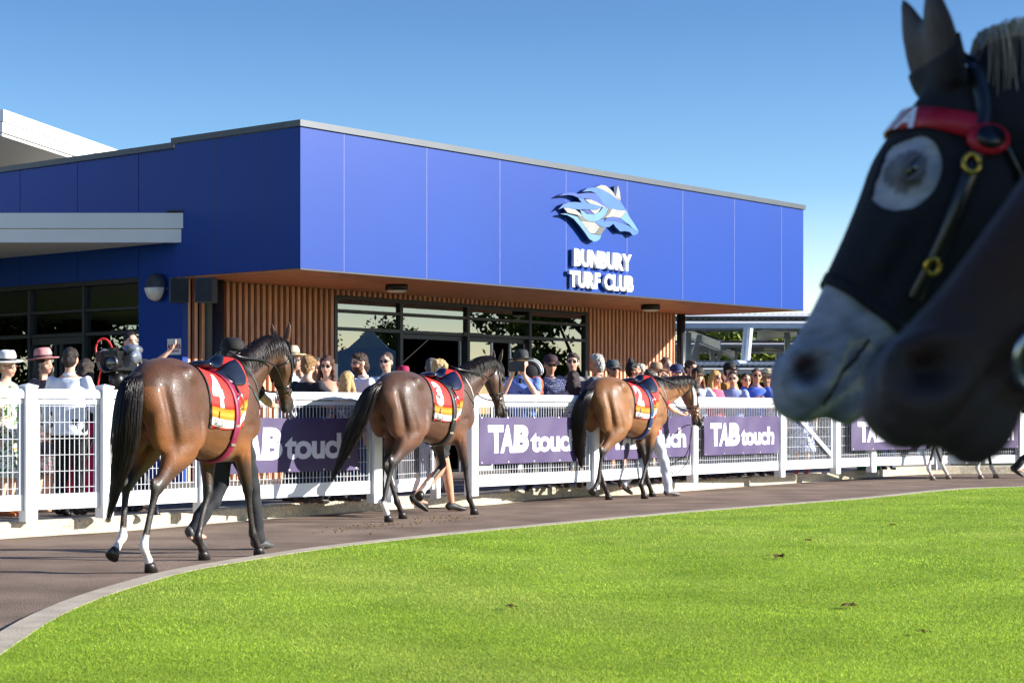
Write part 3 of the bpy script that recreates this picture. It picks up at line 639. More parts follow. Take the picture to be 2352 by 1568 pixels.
# banners
M_ban = mat('banner_purple', (76, 63, 102), .6, var=.1, scale=3, bump=.25, bscale=9, spec=.35)
M_bt = mat('banner_white', (226, 222, 236), .5, var=.03)
def banner(lb, A_, B_, fa, fb, z0=.52, z1=1.09):
    d = (B_ - A_); L_ = d.length; d.normalize(); n = Vector((d.y, -d.x, 0)); a = A_ + d * (fa * L_) + n * .055; w = (fb - fa) * L_; a.z = 0
    t = thing('advertising_banner', lb, 'banner', (a.x, a.y, z0), 0, 'purple banners tied along the fence'); h = z1 - z0; ph = random.random() * 9
    def wv(u, v): return .006 * math.sin(u * 5 + ph + v * 4) + .004 * math.sin(u * 13 + ph * 2 - v * 9) + .008 * math.sin(v * 6) * math.sin(u * 2.2)
    nx, nz = 46, 12; g = Geo(); vs = []
    for off in (0, .004):
        for j in range(nz + 1):
            for i in range(nx + 1):
                u, v = w * i / nx, h * j / nz; sag = -.012 * math.sin(math.pi * ((i / nx * 3) % 1)) * (j / nz); vs.append(d * u + UP * (v + sag) + n * (wv(u, v) + off))
    m = (nx + 1) * (nz + 1); fs = []
    for j in range(nz):
        for i in range(nx):
            k = j * (nx + 1) + i; fs += [(k, k + nx + 1, k + nx + 2, k + 1), (m + k, m + k + 1, m + k + nx + 2, m + k + nx + 1)]
    g.add(vs, fs); obj('sheet', g, M_ban, t, True)
    def word(s, x0, x1, y0, y1, off, shear, parts=None):
        co, fs = text_mesh(s, 1., off, 0, shear=shear, space=.93, res=4); x = co[:, 0]; y = co[:, 1]; c = np.zeros_like(co)
        c[:, 0] = w * (x0 + (x1 - x0) * (x - x.min()) / (x.max() - x.min())); c[:, 1] = h * (y0 + (y1 - y0) * (y - y.min()) / (y.max() - y.min()))
        me = bpy.data.meshes.new('x'); me.from_pydata(c.tolist(), [], fs); bm = bmesh.new(); bm.from_mesh(me)
        bmesh.ops.remove_doubles(bm, verts=bm.verts, dist=.0004); bmesh.ops.subdivide_edges(bm, edges=[e for e in bm.edges if e.calc_length() > .08], cuts=3); bmesh.ops.triangulate(bm, faces=bm.faces[:])
        for v in bm.verts: u_, v_ = v.co.x, v.co.y; v.co = d * u_ + UP * (v_ - .006) + n * (wv(u_, v_) + .0085)
        bm.to_mesh(me); bm.free(); obj('lettering', me, M_bt, t)
    word('T', .075, .215, .24, .83, .05, .0); word('A', .185, .30, .24, .83, .055, .12); word('B', .300, .445, .24, .83, .06, .08); word('touch', .462, .93, .24, .72, .034, .0)
    g = Geo()
    for i in range(5):
        for v in (.03, .97): g.lathe([(.004, 0), (.012, 0), (.012, .003), (.005, .004)], 10, d * (w * (.02 + .24 * i)) + UP * (h * v) + n * (wv(w * (.02 + .24 * i), h * v) + .005), rot=n.to_track_quat('Z', 'Y').to_matrix())
    obj('eyelet', g, mat('eyelet', (190, 190, 195), .3, metal=.8), t)
banner('purple banner partly hidden by the leftmost horse', PP[2], PP[3], .05, .88)
banner('purple banner between the dark brown and the light bay horse', PP[4], PP[5], .03, .90)
banner('purple banner behind the legs of the light bay horse', PP[5], PP[6], .06, .95)
banner('fully visible sunlit purple banner left of the gate', PP[6], PP[7], .09, .95)
banner('shaded purple banner right of the gate below the grey muzzle', PP[8], PP[10], .12, .92)
banner('purple banner mostly hidden by the dark muzzle at far right', PP[10], PP[11], .1, .95)
# ---------------------------------------------------------------- pavilion on the right
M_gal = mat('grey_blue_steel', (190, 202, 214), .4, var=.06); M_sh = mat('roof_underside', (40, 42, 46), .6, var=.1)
pv = thing('pavilion', 'long white roofed open pavilion with steel beams behind the clubhouse', 'building', (4, 44, 0))
def pp(name, g, m):
    g.v = [(p[0] - 4, p[1] - 44, p[2]) for p in g.v]; return obj(name, g, m, pv)
def zrow(y, Y): return CH + (HY - y) / FPX * Y
def fascia(Y, ya, yb, yc, x0=3.0, x1=26., name='roof_fascia'):
    g = Geo(); nn = int((x1 - x0) / .076); z0, z1 = zrow(yb, Y), zrow(ya, Y)      # corrugated sheet edge
    g.ob((x0, Y, z0), (x1 - x0, 0, 0), (0, .05, 0), (0, .34, z1 - z0 - .03))  # face tilted back, shaped so the sun brightens it
    for i in range(0, nn, 2): g.ob((x0 + i * .076, Y + .336, z1 - .03), (.076, 0, 0), (0, .05, 0), (0, 0, .022))
    pp(name, g, M_white)
    g = Geo(); g.ob((x0, Y + .02, zrow(yc, Y)), (x1 - x0, 0, 0), (0, .12, 0), (0, 0, z0 - zrow(yc, Y) - .002)); pp('gutter', g, M_gal)
fascia(44, 729, 742, 753); fascia(46.5, 717, 726, 728)
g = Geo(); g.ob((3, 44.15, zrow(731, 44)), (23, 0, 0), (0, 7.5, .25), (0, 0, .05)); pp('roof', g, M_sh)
g = Geo()
for i in range(6): g.ob((3, 45.2 + i * 1.15, zrow(752, 44) + .04 * i), (23, 0, 0), (0, .06, 0), (0, 0, .12))
pp('purlin', g, M_gal)
fascia(53, 783, 790, 794)
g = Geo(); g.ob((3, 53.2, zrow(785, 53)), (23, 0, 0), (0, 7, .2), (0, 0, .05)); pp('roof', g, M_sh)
g = Geo()
for i in range(5): g.ob((3, 54 + i * 1.15, zrow(795, 53)), (23, 0, 0), (0, .06, 0), (0, 0, .1))
pp('purlin', g, M_gal)
fascia(60, 808, 810, 812)
def beam(xa, ya, xb, yb, Ya, Yb, w=.16, h=.24):
    a, b = P(xa, ya, Ya), P(xb, yb, Yb); g = Geo(); d = b - a
    g.ob(a - Vector((w / 2, 0, 0)), d, Vector((w, 0, 0)), UP * .02); g.ob(a - Vector((w / 2, 0, h)), d, Vector((w, 0, 0)), UP * .02); g.ob(a - Vector((.01, 0, h)), d, Vector((.02, 0, 0)), UP * h)
    pp('beam', g, M_gal)
beam(1585, 757, 1655, 783, 50, 45.0); beam(1640, 783, 1688, 806, 60, 54); beam(1830, 752, 1740, 760, 50, 45)
beam(1850, 785, 1755, 790, 60, 54)
def pcol(x, y0, y1, Y, w=.14, x1=None):
    a, b = P(x, y0, Y), P(x1 or x, y1, Y); g = Geo(); g.ob(b - Vector((w / 2, w / 2, 0)), a - b, (w, 0, 0), (0, w, 0)); pp('column', g, M_gal)
for x, Y in ((1581, 47.), (1808, 47.), (1636, 56.), (1688, 57.), (1601, 60.), (1787, 60.), (1900, 50.), (2050, 50.)):
    g = Geo(); q = P(x, 700, Y); g.ob((q.x - .07, Y - .07, 0), (.14, 0, 0), (0, .14, 0), (0, 0, zrow(756 if Y < 52 else 796, 44 if Y < 52 else 53) + .05)); pp('column', g, M_gal)
pcol(1607, 768, 830, 48, .13, 1590); pcol(1657, 795, 828, 56, .13, 1648); pcol(1586, 800, 830, 52, .1, 1592)
g = Geo(); q = P(1719, 753, 43.6); r = P(1712, 826, 43.6); e = P(1690, 838, 43.2); g.tube([q, r, r + Vector((-.05, 0, -.12)), e], .115, 12); pp('downpipe', g, M_gal)
# lower corrugated roof in front
g = Geo(); nn = 170
for i in range(nn):
    x = 3.5 + i * .13; g.ob((x, 42.6, zrow(838, 42.6)), (.066, 0, 0), (0, 3.2, .17), (0, 0, .03)); g.ob((x + .066, 42.6, zrow(838, 42.6) - .02), (.064, 0, 0), (0, 3.2, .17), (0, 0, .03))
low = thing('kiosk', 'low kiosk with a white edged corrugated roof behind the crowd', 'building', (4, 42, 0))
def kp(name, g, m): g.v = [(p[0] - 4, p[1] - 42, p[2]) for p in g.v]; return obj(name, g, m, low)
kp('roof', g, mat('kiosk_roof', (150, 162, 178), .45, metal=.2))
g = Geo(); g.ob((3.5, 42.5, zrow(848, 42.6)), (22, 0, 0), (0, .05, 0), (0, .36, zrow(837, 42.6) - zrow(848, 42.6) - .02)); kp('roof_fascia', g, M_white)  # leans back like the pavilion edge, to catch more sun
g = Geo(); g.ob((3.5, 42.62, zrow(858, 42.6)), (22, 0, 0), (0, .1, 0), (0, 0, zrow(848, 42.6) - zrow(858, 42.6))); kp('gutter', g, M_gal)
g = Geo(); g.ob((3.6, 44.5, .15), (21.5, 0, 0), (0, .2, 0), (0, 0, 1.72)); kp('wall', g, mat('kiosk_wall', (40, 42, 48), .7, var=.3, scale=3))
for x in (3.7, 9.5, 15, 21): kp('column', Geo().ob((x, 42.8, .15), (.12, 0, 0), (0, .12, 0), (0, 0, zrow(856, 42.6) - .15)), M_gal)
# ---------------------------------------------------------------- trees
def leafmat(name, c, c2):
    m = mat(name, c, .6, attr='Col', var=.15, scale=1.5, spec=.3); return m
def tree(name, lb, loc, h, r, c, c2, n=5200, trunk=.18, leaf=.16, seed=1, group=None, zb=.25, ratio=.5):
    rg = np.random.default_rng(seed); rr = random.Random(seed); t = thing(name, lb, 'tree', loc, 0, group)
    g = Geo(); g.tube([(0, 0, 0), (.08, 0, h * .2), (-.05, .06, h * .45), (0, 0, h * .75)], [trunk, trunk * .8, trunk * .55, trunk * .25], 9, sub=3)
    cl = []
    for i in range(30):
        a = rr.random() * 6.28; z = zb + (1 - zb) * rr.random(); rad = r * math.sqrt(max(.05, 1 - ((z - zb) / (1 - zb) * 1.9 - .75) ** 2)) * (.35 + .65 * rr.random())
        cl.append((rad * math.cos(a), rad * math.sin(a), z * h * .93, r * (.18 + .22 * rr.random())))
        if i % 3 == 0:
            z0 = h * (.2 + .3 * rr.random()); g.tube([(0, 0, z0), (rad * .5 * math.cos(a), rad * .5 * math.sin(a), (z0 + z * h) / 2), (cl[-1][0] * .9, cl[-1][1] * .9, cl[-1][2])], [trunk * .4, trunk * .25, .02], 6)
    obj('trunk', g, mat('bark', (92, 76, 62), .95, var=.3, bump=1, bscale=20), t, True)
    k = rg.integers(0, len(cl), n); C_ = np.array(cl)[k]; d = rg.normal(size=(n, 3)); d /= np.linalg.norm(d, axis=1)[:, None]; d *= (rg.random(n) ** .45)[:, None]
    ctr = C_[:, :3] + d * C_[:, 3:4] * np.array([1, 1, .8]); u = rg.normal(size=(n, 3)); u /= np.linalg.norm(u, axis=1)[:, None]; v = np.cross(u, rg.normal(size=(n, 3))); v /= np.linalg.norm(v, axis=1)[:, None]
    s = leaf * (.5 + rg.random(n))[:, None]; V = np.stack([ctr - u * s, ctr + v * s * ratio, ctr + u * s, ctr - v * s * ratio], 1).reshape(-1, 3)
    me = bpy.data.meshes.new('crown'); me.from_pydata(V.tolist(), [], np.arange(4 * n).reshape(-1, 4).tolist())
    cc = np.array(lin(c)), np.array(lin(c2)); w = np.clip(rg.random(n) * .6 + rg.random(len(cl))[k] * .5, 0, 1)[:, None]; colr = np.repeat(cc[0] * (1 - w) + cc[1] * w, 4, 0)
    at = me.attributes.new('Col', 'FLOAT_COLOR', 'POINT'); c4 = np.ones((4 * n, 4)); c4[:, :3] = colr; at.data.foreach_set('color', c4.ravel())
    obj('crown', me, leafmat('leaf', c, c2), t); return t
dk, yl = (44, 62, 22), (128, 142, 40)
for i, (x, Y, h, lb) in enumerate(((1625, 70, 4.6, 'leafy yellow green tree seen under the pavilion roof at left'), (1672, 74, 5.0, 'dense green tree seen between the pavilion columns'), (1745, 72, 4.8, 'dark leafy tree right of the pavilion downpipe'),
                                  (1800, 78, 5.0, 'tree beyond the pavilion just left of the grey muzzle'), (1950, 74, 5, 'tree beyond the pavilion hidden behind the grey muzzle'))):
    q = P(x, 800, Y); tree('tree', lb, (q.x, Y, 0), h, 2.5, dk, yl, 3600, seed=20 + i, leaf=.17)
# things the glazing mirrors: trees and a white marquee on the far side of the ring
for i, (x, y, h, r_) in enumerate(((-26, 24, 3.9, 3.0), (-30, 29.5, 4.9, 3.3), (-25, 34, 3.6, 2.8), (-34, 20, 4.6, 3.6))):
    tree('tree', ['round leafy tree left of the ring reflected in the side glazing', 'taller spreading tree beyond the left edge of the ring', 'low bushy tree left of the clubhouse canopy', 'broad tree far left of the parade ring'][i], (x, y, 0), h, r_, (50, 62, 30), (120, 124, 60), 9000, seed=40 + i, leaf=.12)
for i, (x, y, h, r_) in enumerate(((50, 31.5, 4.5, 4), (20.5, 37.8, 6.6, 3.3), (52, 36, 5.0, 3.6), (58, 27, 5.2, 4.5), (27, 43, 6.2, 3.0))):
    tree('tree', ['leafy tree right of the ring mirrored in the entrance glazing', 'big dark tree near the pavilion end mirrored in the right panes', 'low tree standing beyond the marquee', 'wide dark tree at the far right of the ring', 'bright leafed tree near the end of the pavilion'][i], (x, y, 0), h, r_, (34, 52, 18), (110, 132, 40), 9000 if i != 1 else 16000, seed=60 + i, leaf=.11)
mq = thing('marquee', 'white peaked marquee across the ring mirrored in the glass', 'tent', (32.6, 32.8, 0), R(10))
g = Geo(); n = 16; vs = []; prof = [(3.0, 2.3), (2.2, 2.62), (1.4, 3.08), (.75, 3.35), (.3, 3.75), (.16, 3.95)]
for r_, z in prof:
    for k in range(4):
        a = math.pi / 4 + k * math.pi / 2
        vs.append((r_ * 1.3 * math.cos(a), r_ * 1.3 * math.sin(a), z))
g.add(vs, [(i * 4 + k, i * 4 + (k + 1) % 4, (i + 1) * 4 + (k + 1) % 4, (i + 1) * 4 + k) for i in range(5) for k in range(4)] + [(20, 21, 22, 23)])
obj('canopy', g, mat('marquee_cloth', (214, 220, 222), .7, var=.05), mq)
g = Geo()
for sx in (-1, 1):
    for sy in (-1, 1): obj('pole', Geo().ob((sx * 2.72 - .04, sy * 2.72 - .04, 0), (.08, 0, 0), (0, .08, 0), (0, 0, 2.28)), M_white, mq)
for k, lb in ((0, None),):
    tt = thing('small_tent', 'blue topped gazebo behind the fence between the two muzzles', 'tent', P(2000, 945, 38) * 1)
    tt.location.z = .15
    g = Geo(); q = [(-1.5, -1.5, 1.12), (1.5, -1.5, 1.12), (1.5, 1.5, 1.12), (-1.5, 1.5, 1.12), (0, 0, 1.75)]; g.add(q, [(0, 1, 4), (1, 2, 4), (2, 3, 4), (3, 0, 4), (3, 2, 1, 0)]); obj('canopy', g, mat('gazebo_blue', (60, 84, 150), .6), tt)
    g = Geo()
    for sx in (-1.45, 1.4):
        for sy in (-1.45, 1.4): obj('pole', Geo().ob((sx, sy, 0), (.05, 0, 0), (0, .05, 0), (0, 0, 1.115)), M_white, tt)
bn = thing('bin', 'green plastic bin behind the right hand fence', 'bin', G(2028, 1084, .15) + Vector((0, 1.2, 0)))
obj('tub', Geo().lathe([(.2, 0), (.25, .55), (.26, .56), (.26, .6), (.22, .6)], 18), mat('bin_green', (24, 96, 72), .5), bn, True)
obj('lid', Geo().lathe([(.265, .602), (.26, .64), (.12, .68), (.02, .69)], 18), mat('bin_green'), bn, True)
# ---------------------------------------------------------------- horses
def nrm(v): v = np.array(v, float); return v / np.linalg.norm(v)
def HORSE(name, label, loc, rz, sc, pose, coat, vox=.0115, tack=None, group=None, seed=1, hood=False, detail=1):
    """local frame: x towards the head, y to the horse's left, z up; body about 1.6 m at the withers"""
    rr = random.Random(seed); root = thing(name, label, 'horse', loc, rz, group, sc); root.scale.y *= pose.get('ys', 1.); g = Geo()
    # trunk: x, top, bottom, half width
    T = [(-.83, 1.27, 1.06, .06), (-.79, 1.37, .99, .15), (-.70, 1.475, .94, .205), (-.56, 1.555, .92, .245), (-.40, 1.575, .93, .25), (-.24, 1.545, .90, .235), (-.06, 1.50, .85, .250),
         (.12, 1.475, .805, .27), (.28, 1.50, .765, .265), (.42, 1.575, .755, .25), (.52, 1.60, .77, .225), (.62, 1.56, .80, .205), (.72, 1.46, .87, .175), (.80, 1.33, .97, .11)]
    g.loft([(x, 0, (a + b) / 2) for x, a, b, w in T], [((a - b) / 2, w) for x, a, b, w in T], 24, (0, 1, 0), 3, power=.93)
    for s in (-1, 1):
        g.ell((-.50, s * .125, 1.27), (.25, .135, .25)); g.ell((-.655, s * .115, 1.13), (.15, .112, .27)); g.ell((-.40, s * .175, 1.42), (.13, .085, .09))
        g.ell((.50, s * .125, 1.20), (.16, .115, .28), rot=Matrix.Rotation(R(-18), 3, 'Y')); g.ell((.66, s * .10, 1.08), (.14, .10, .15)); g.ell((.42, s * .15, .98), (.15, .085, .17))
        g.ell((.48, s * .10, 1.42), (.12, .08, .16), rot=Matrix.Rotation(R(-30), 3, 'Y')); g.ell((-.30, s * .20, 1.02), (.12, .07, .15))
    # neck and head
    Pp = np.array(pose['poll'], float); hd = nrm(pose['head']); base = np.array((.56, 0, 1.30))
    n1 = base + (Pp - base) * .36 + np.array((0, 0, pose.get('arch', .03))); n2 = base + (Pp - base) * .72 + np.array((0, 0, pose.get('arch', .03) * 1.3))
    hs = np.cross((0, 0, 1), hd) if 'hs' not in pose else np.array(pose['hs'], float)
    hs = hs - hd * hs.dot(hd); hs = nrm(hs) if np.linalg.norm(hs) > .05 else np.array((0, 1., 0)); hn = np.cross(hd, hs)     # dorsal normal of the face
    if hn[2] < 0 and abs(hd[2]) < .8: hn = -hn
    if hn.dot(Pp - base) < 0: hn = -hn
    L1 = Pp - hn * .035 + hd * .02
    sd_ = [np.array((0, 1., 0)), np.array((0, 1., 0)), nrm(np.array((0, 1., 0)) + hs * .4), nrm(np.array((0, 1., 0)) * .4 + hs), hs]
    for k in range(len(sd_)):
        if sd_[k].dot((0, 1, 0)) < 0: sd_[k] = sd_[k] * -1 if k < 4 else sd_[k]
    if hs[1] < 0: hs = -hs
    sd_ = [np.array((0, 1., 0)), np.array((0, 1., 0)), nrm(np.array((0, 1., 0)) + hs * .4), nrm(np.array((0, 1., 0)) * .4 + hs), hs]
    nb = [np.array((.40, 0, 1.27)), base + np.array((.04, 0, .03)), n1, n2, L1]
    g.loft(nb, [(.29, .185), (.265, .155), (.20, .105), (.142, .082), (.115, .072)], 20, sides=sd_, sub=4)
    ST = [(-.02, .045, .075, .055), (.04, .06, .11, .072), (.10, .070, .150, .090), (.17, .072, .172, .100), (.235, .064, .165, .092), (.30, .056, .145, .076), (.37, .049, .122, .062), (.44, .044, .106, .055), (.50, .043, .088, .056), (.55, .046, .078, .062), (.595, .040, .060, .058), (.628, .020, .034, .038)]
    hp = [Pp + hd * s + hn * ((d - v) / 2) for s, d, v, w in ST]
    g.loft(hp, [((d + v) / 2, w) for s, d, v, w in ST], 22, sides=[hs] * len(ST), sub=3, power=.9)
    HM = Matrix((hd, hs, hn)).transposed()
    def Hp(s, y, n): return Pp + hd * s + hs * y + hn * n
    for s in (-1, 1):
        g.ell(Hp(.165, s * .062, -.075), (.105, .04, .09), rot=HM); g.ell(Hp(.135, s * .075, .02), (.05, .022, .028), rot=HM)   # cheek, brow
        g.ell(Hp(.185, s * .085, .032), (.034, .018, .024), rot=HM)
        g.ell(Hp(.555, s * .040, .012), (.042, .022, .034), rot=HM)
        # ear
        ea = pose.get('ear', (.0, .45)); ew = pose.get('earw', 1.1); e0 = Hp(.02, s * .045, .035); ed = nrm(-hd * 1.0 + hn * ea[1] + hs * s * .22 + np.array((0, 0, ea[0])))
        eo = nrm(np.cross(ed, hs)); el = pose.get('earlen', 1.)
        g.loft([e0, e0 + ed * .05 * el, e0 + ed * .10 * el, e0 + ed * .15 * el, e0 + ed * .185 * el], [(.020, .028 * ew), (.021, .036 * ew), (.018, .033 * ew), (.013, .020 * ew), (.005, .005)], 12, sides=[hs] * 5, sub=3)
    g.ell(Hp(.550, 0, -.088), (.048, .040, .034), rot=HM); g.ell(Hp(.50, 0, -.085), (.05, .036, .025), rot=HM); g.ell(Hp(.575, 0, -.02), (.045, .045, .05), rot=HM)
    # legs
    LG = pose['legs']; feet = []
    for key in ('LH', 'RH', 'LF', 'RF'):
        s = 1 if key[0] == 'L' else -1; J = [np.array((p[0], s * (p[2] if len(p) > 2 else .13), p[1]), float) for p in LG[key]]
        if key[1] == 'H':
            S, K, F_, O = J; H = np.array((-.50, s * .15, 1.24))
            g.loft([H, (H + S) / 2 + np.array((-.04, 0, 0)), S, S * .62 + K * .38, S * .28 + K * .72 + np.array((.01, 0, 0)), K],
                   [(.225, .115), (.21, .125), (.175, .115), (.130, .092), (.076, .054), (.058, .044)], 16, sub=4)
            t = nrm(F_ - K); b = np.cross((0, 1, 0), t); b = b if b[0] < 0 else -b
            g.ell(K + b * .034 + np.array((0, 0, .025)), (.034, .027, .055)); g.ell(K, (.042, .042, .05)); g.loft([S * .30 + K * .70 + b * .035, K + b * .042 + np.array((0, 0, .03))], [.018, .02], 8, sub=1)
        else:
            E, K, F_, O = J; H = np.array((.50, s * .14, 1.16))
            g.loft([H, (H + E) / 2, E, E * .62 + K * .38, E * .22 + K * .78, K], [(.15, .09), (.135, .088), (.108, .075), (.080, .062), (.052, .045), (.048, .045)], 16, sub=4)
            t = nrm(F_ - K); b = np.cross((0, 1, 0), t); b = b if b[0] < 0 else -b
            g.ell(K + np.array((.012, 0, 0)), (.036, .036, .045))
        g.loft([K, K * .82 + F_ * .18, K * .5 + F_ * .5, K * .15 + F_ * .85, F_, F_ * .55 + O * .45, O * .9 + F_ * .1],
               [(.046, .042), (.033, .030), (.028, .025), (.030, .028), (.041, .037), (.030, .030), (.037, .039)], 14, sub=4)
        g.loft([K * .85 + F_ * .15 + b * .020, K * .5 + F_ * .5 + b * .022, K * .12 + F_ * .88 + b * .018], [(.016, .014)] * 3, 8, sub=3); g.ell(F_ + b * .024 - t * .0, (.02, .022, .026))
        feet.append((key, F_, O, nrm(O - F_)))
    co, ed, fs = remesh(g, vox)
    if hd is not None:
        hdist = (co - Pp) @ hd; hfar = np.linalg.norm(co - (Pp + hd * .3), axis=1); onhead = np.clip((hdist + .02) / .1, 0, 1) * (np.linalg.norm(co - (Pp + hd * .3), axis=1) < .5)
    w = np.clip((co[:, 2] - .72) / .25, 0, 1); w = np.maximum(w, .0) * (1 - .9 * onhead)
    co = relax(co, ed, int(16 * (.0115 / vox) ** 1.5), w); co = relax(co, ed, 2, 1.)
    nn = normals(co, fs)
    # muscle relief: soft grooves and ridges laid along lines
    def line(a, b, width, depth, only=None):
        a, b = np.array(a, float), np.array(b, float); d = b - a; q = np.clip(((co - a) @ d) / d.dot(d), 0, 1); dist = np.linalg.norm(co - (a + q[:, None] * d), axis=1)
        return 1.6 * depth * np.exp(-(dist / width) ** 2) * np.sin(np.pi * np.clip(q * .9 + .05, 0, 1)) ** .5
    h = np.zeros(len(co))
    for s in (-1, 1):
        y = s * .26
        for a, b, wd, dp in (((-.74, s * .20, 1.38), (-.62, s * .24, .88), .035, -.016), ((-.60, s * .30, 1.22), (-.48, s * .27, .92), .03, -.008), ((-.42, s * .30, 1.45), (-.26, s * .27, 1.18), .035, -.014), ((-.27, s * .28, 1.2), (-.30, s * .26, .95), .04, -.016),
                             ((-.50, s * .2, 1.54), (-.40, s * .27, 1.46), .045, .012), ((-.25, s * .22, 1.5), (.2, s * .25, 1.44), .05, -.006), ((.34, s * .28, 1.35), (.36, s * .26, .95), .035, -.012), ((.42, s * .22, 1.45), (.66, s * .2, 1.12), .028, .010),
                             ((.50, s * .26, 1.38), (.64, s * .22, 1.12), .03, -.010), ((.40, s * .26, 1.05), (.58, s * .22, 1.06), .03, -.012), ((.62, s * .14, 1.34), (.74, s * .12, 1.18), .03, -.01), ((.44, s * .2, .86), (.46, s * .2, .66), .018, -.006)):
            h += line(a, b, wd, dp)
        for k in range(8):
            x = -.16 + k * .065; h += line((x - .04, s * .28, 1.28), (x - .015, s * .27, .98), .017, -.0028)
        # neck furrow, jaw line, face ridge, veins
        h += line(nb[1] + np.array((.02, s * .13, -.15)), hp[2] + hs * s * .07 - hn * .12, .026, -.012)
        h += line(nb[1] + np.array((0, s * .15, .05)), hp[1] + hs * s * .07 - hn * .02, .04, .006)
        h += line(Hp(.10, s * .09, -.14), Hp(.25, s * .08, -.14), .02, -.004) + line(Hp(.24, s * .085, .0), Hp(.36, s * .06, -.005), .012, .006) + line(Hp(.27, s * .08, -.035), Hp(.44, s * .05, -.03), .02, -.007)
        nc = Hp(.55, s * .062, .010); q1 = (co - nc) @ hd; q2 = (co - nc) @ hn; q3 = (co - nc) @ hs; q1, q2 = q1 * .8 + q2 * .6, q2 * .8 - q1 * .6; dq = np.sqrt((q1 / 1.35) ** 2 + q2 ** 2 + q3 ** 2)
        nf = pose.get('nostril', 1.); h += -.030 * np.exp(-(dq / (.014 * nf)) ** 2) + .007 * np.exp(-((dq - .027 * nf) / .009) ** 2)
        h += line(Hp(.455, s * .055, -.052), Hp(.60, s * .045, -.042), .0075, -.010)
        for k in range(5):
            x0 = -.7 + rr.random() * .3; z0 = .75 + rr.random() * .35; a = (x0, s * .22, z0)
            h += line(a, (x0 + .12 * (rr.random() - .3), s * .22, z0 - .16), .006, .0028)
        for k in range(6):
            x0 = -.1 + rr.random() * .5; z0 = .85 + rr.random() * .15; h += line((x0, s * .25, z0), (x0 + .18, s * .25, z0 + .05 * (rr.random() - .5)), .007, .0028)
    h += line((-.8, 0, 1.35), (-.75, 0, .8), .03, -.05)
    h += line((-.45, 0, 1.6), (.2, 0, 1.52), .03, -.006)
    co = co + nn * h[:, None]; co = relax(co, ed, 1)
    # coat
    base_, dark, tan, sock, extra = coat['base'], coat['dark'], coat['tan'], coat.get('socks', ()), coat.get('extra')
    base_, dark, tan = (np.array(lin(c)) for c in (base_, dark, tan))
    x, y, z = co.T; n3 = .5 + .5 * np.sin(x * 9 + 2 * np.sin(z * 7) + 3 * np.sin(y * 5)); col = np.repeat(base_[None], len(co), 0)
    tn = np.clip((1.12 - z) / .3, 0, 1) * np.clip((z - .72) / .1, 0, 1) * (np.abs(x) < .9) + .8 * np.exp(-((x + .8) / .1) ** 2) * (z > .8) * (z < 1.35); tn = np.clip(tn * coat.get('tanmix', .7), 0, 1)[:, None]; col = col * (1 - tn) + tan * tn
    col = col * (.9 + .16 * n3)[:, None]
    lg = np.clip((.78 + .06 * np.sin(y * 40 + x * 20) - z) / .16, 0, 1) * (z < 1.0) * ((np.abs(y) > .03)); lg = lg * (hfar > .4); lg = lg[:, None]; col = col * (1 - lg) + dark * lg
    mz = np.clip((hdist - .42) / .12, 0, 1)[:, None] * (np.linalg.norm(co - (Pp + hd * .5), axis=1) < .25)[:, None]; mc = np.array(lin(coat.get('muzzle', (38, 30, 28)))); col = col * (1 - mz) + mc * mz
    for k, (key, F_, O, dr) in enumerate(feet):
        if key in sock:
            K = np.array(LG[key][1]); top_ = sock[key]; Kp = np.array((K[0], F_[1], K[1])); ax = nrm(O - Kp); q = (co - F_) @ ax; mask = (np.linalg.norm(co - (F_ + O) / 2, axis=1) < .2 + top_) & (q > -top_ + .012 * np.sin(y * 160 + x * 90)) & (z < .62) & (np.abs(y - F_[1]) < .09)
            col[mask] = np.array(lin((214, 206, 198)))
    if extra: col = extra(co, col, Pp, hd, hs, hn)
    for s in (-1, 1):      # nostril: near-black centre with a small reddish spot
        dn = np.linalg.norm((co - Hp(.55, s * .05, .010)) * 1., axis=1); k = (np.exp(-(dn / (.019 * pose.get('nostril', 1.))) ** 4) * (hdist > .5))[:, None]; col = col * (1 - k) + np.array(lin((16, 11, 12))) * k; dn = np.linalg.norm(co - Hp(.545, s * .05, .020), axis=1); k = (.8 * np.exp(-(dn / (.010 * pose.get('nostril', 1.))) ** 2) * (hdist > .5))[:, None]; col = col * (1 - k) + np.array(lin(coat.get('nose', (40, 20, 20)))) * k
    me = tomesh('body', co, fs, col)
    m = mat(coat['name'], (90, 60, 40), coat.get('rough', .48), attr='Col', var=.22, scale=6, bump=.35, bscale=110, stretch=(.35, 1, 1), spec=coat.get('spec', .34), coat=coat.get('gloss', .22) * .35, sheen=.05)
    t_ = m.node_tree
    if 'fine' not in m:
        m['fine'] = 1; b_ = t_.nodes['Principled BSDF']; old = b_.inputs['Normal'].links[0].from_socket
        n_ = t_.nodes.new('ShaderNodeTexNoise'); n_.inputs['Scale'].default_value = 16; n_.inputs['Detail'].default_value = 6; tc_x = [q for q in t_.nodes if q.type == 'TEX_COORD'][0]; t_.links.new(tc_x.outputs['Object'], n_.inputs['Vector'])
        b2 = t_.nodes.new('ShaderNodeBump'); b2.inputs['Strength'].default_value = .26; b2.inputs['Distance'].default_value = .012; t_.links.new(n_.outputs[0], b2.inputs['Height']); t_.links.new(old, b2.inputs['Normal']); t_.links.new(b2.outputs[0], b_.inputs['Normal'])
        n3_ = t_.nodes.new('ShaderNodeTexNoise'); n3_.inputs['Scale'].default_value = 7; n3_.inputs['Detail'].default_value = 7; t_.links.new(tc_x.outputs['Object'], n3_.inputs['Vector'])
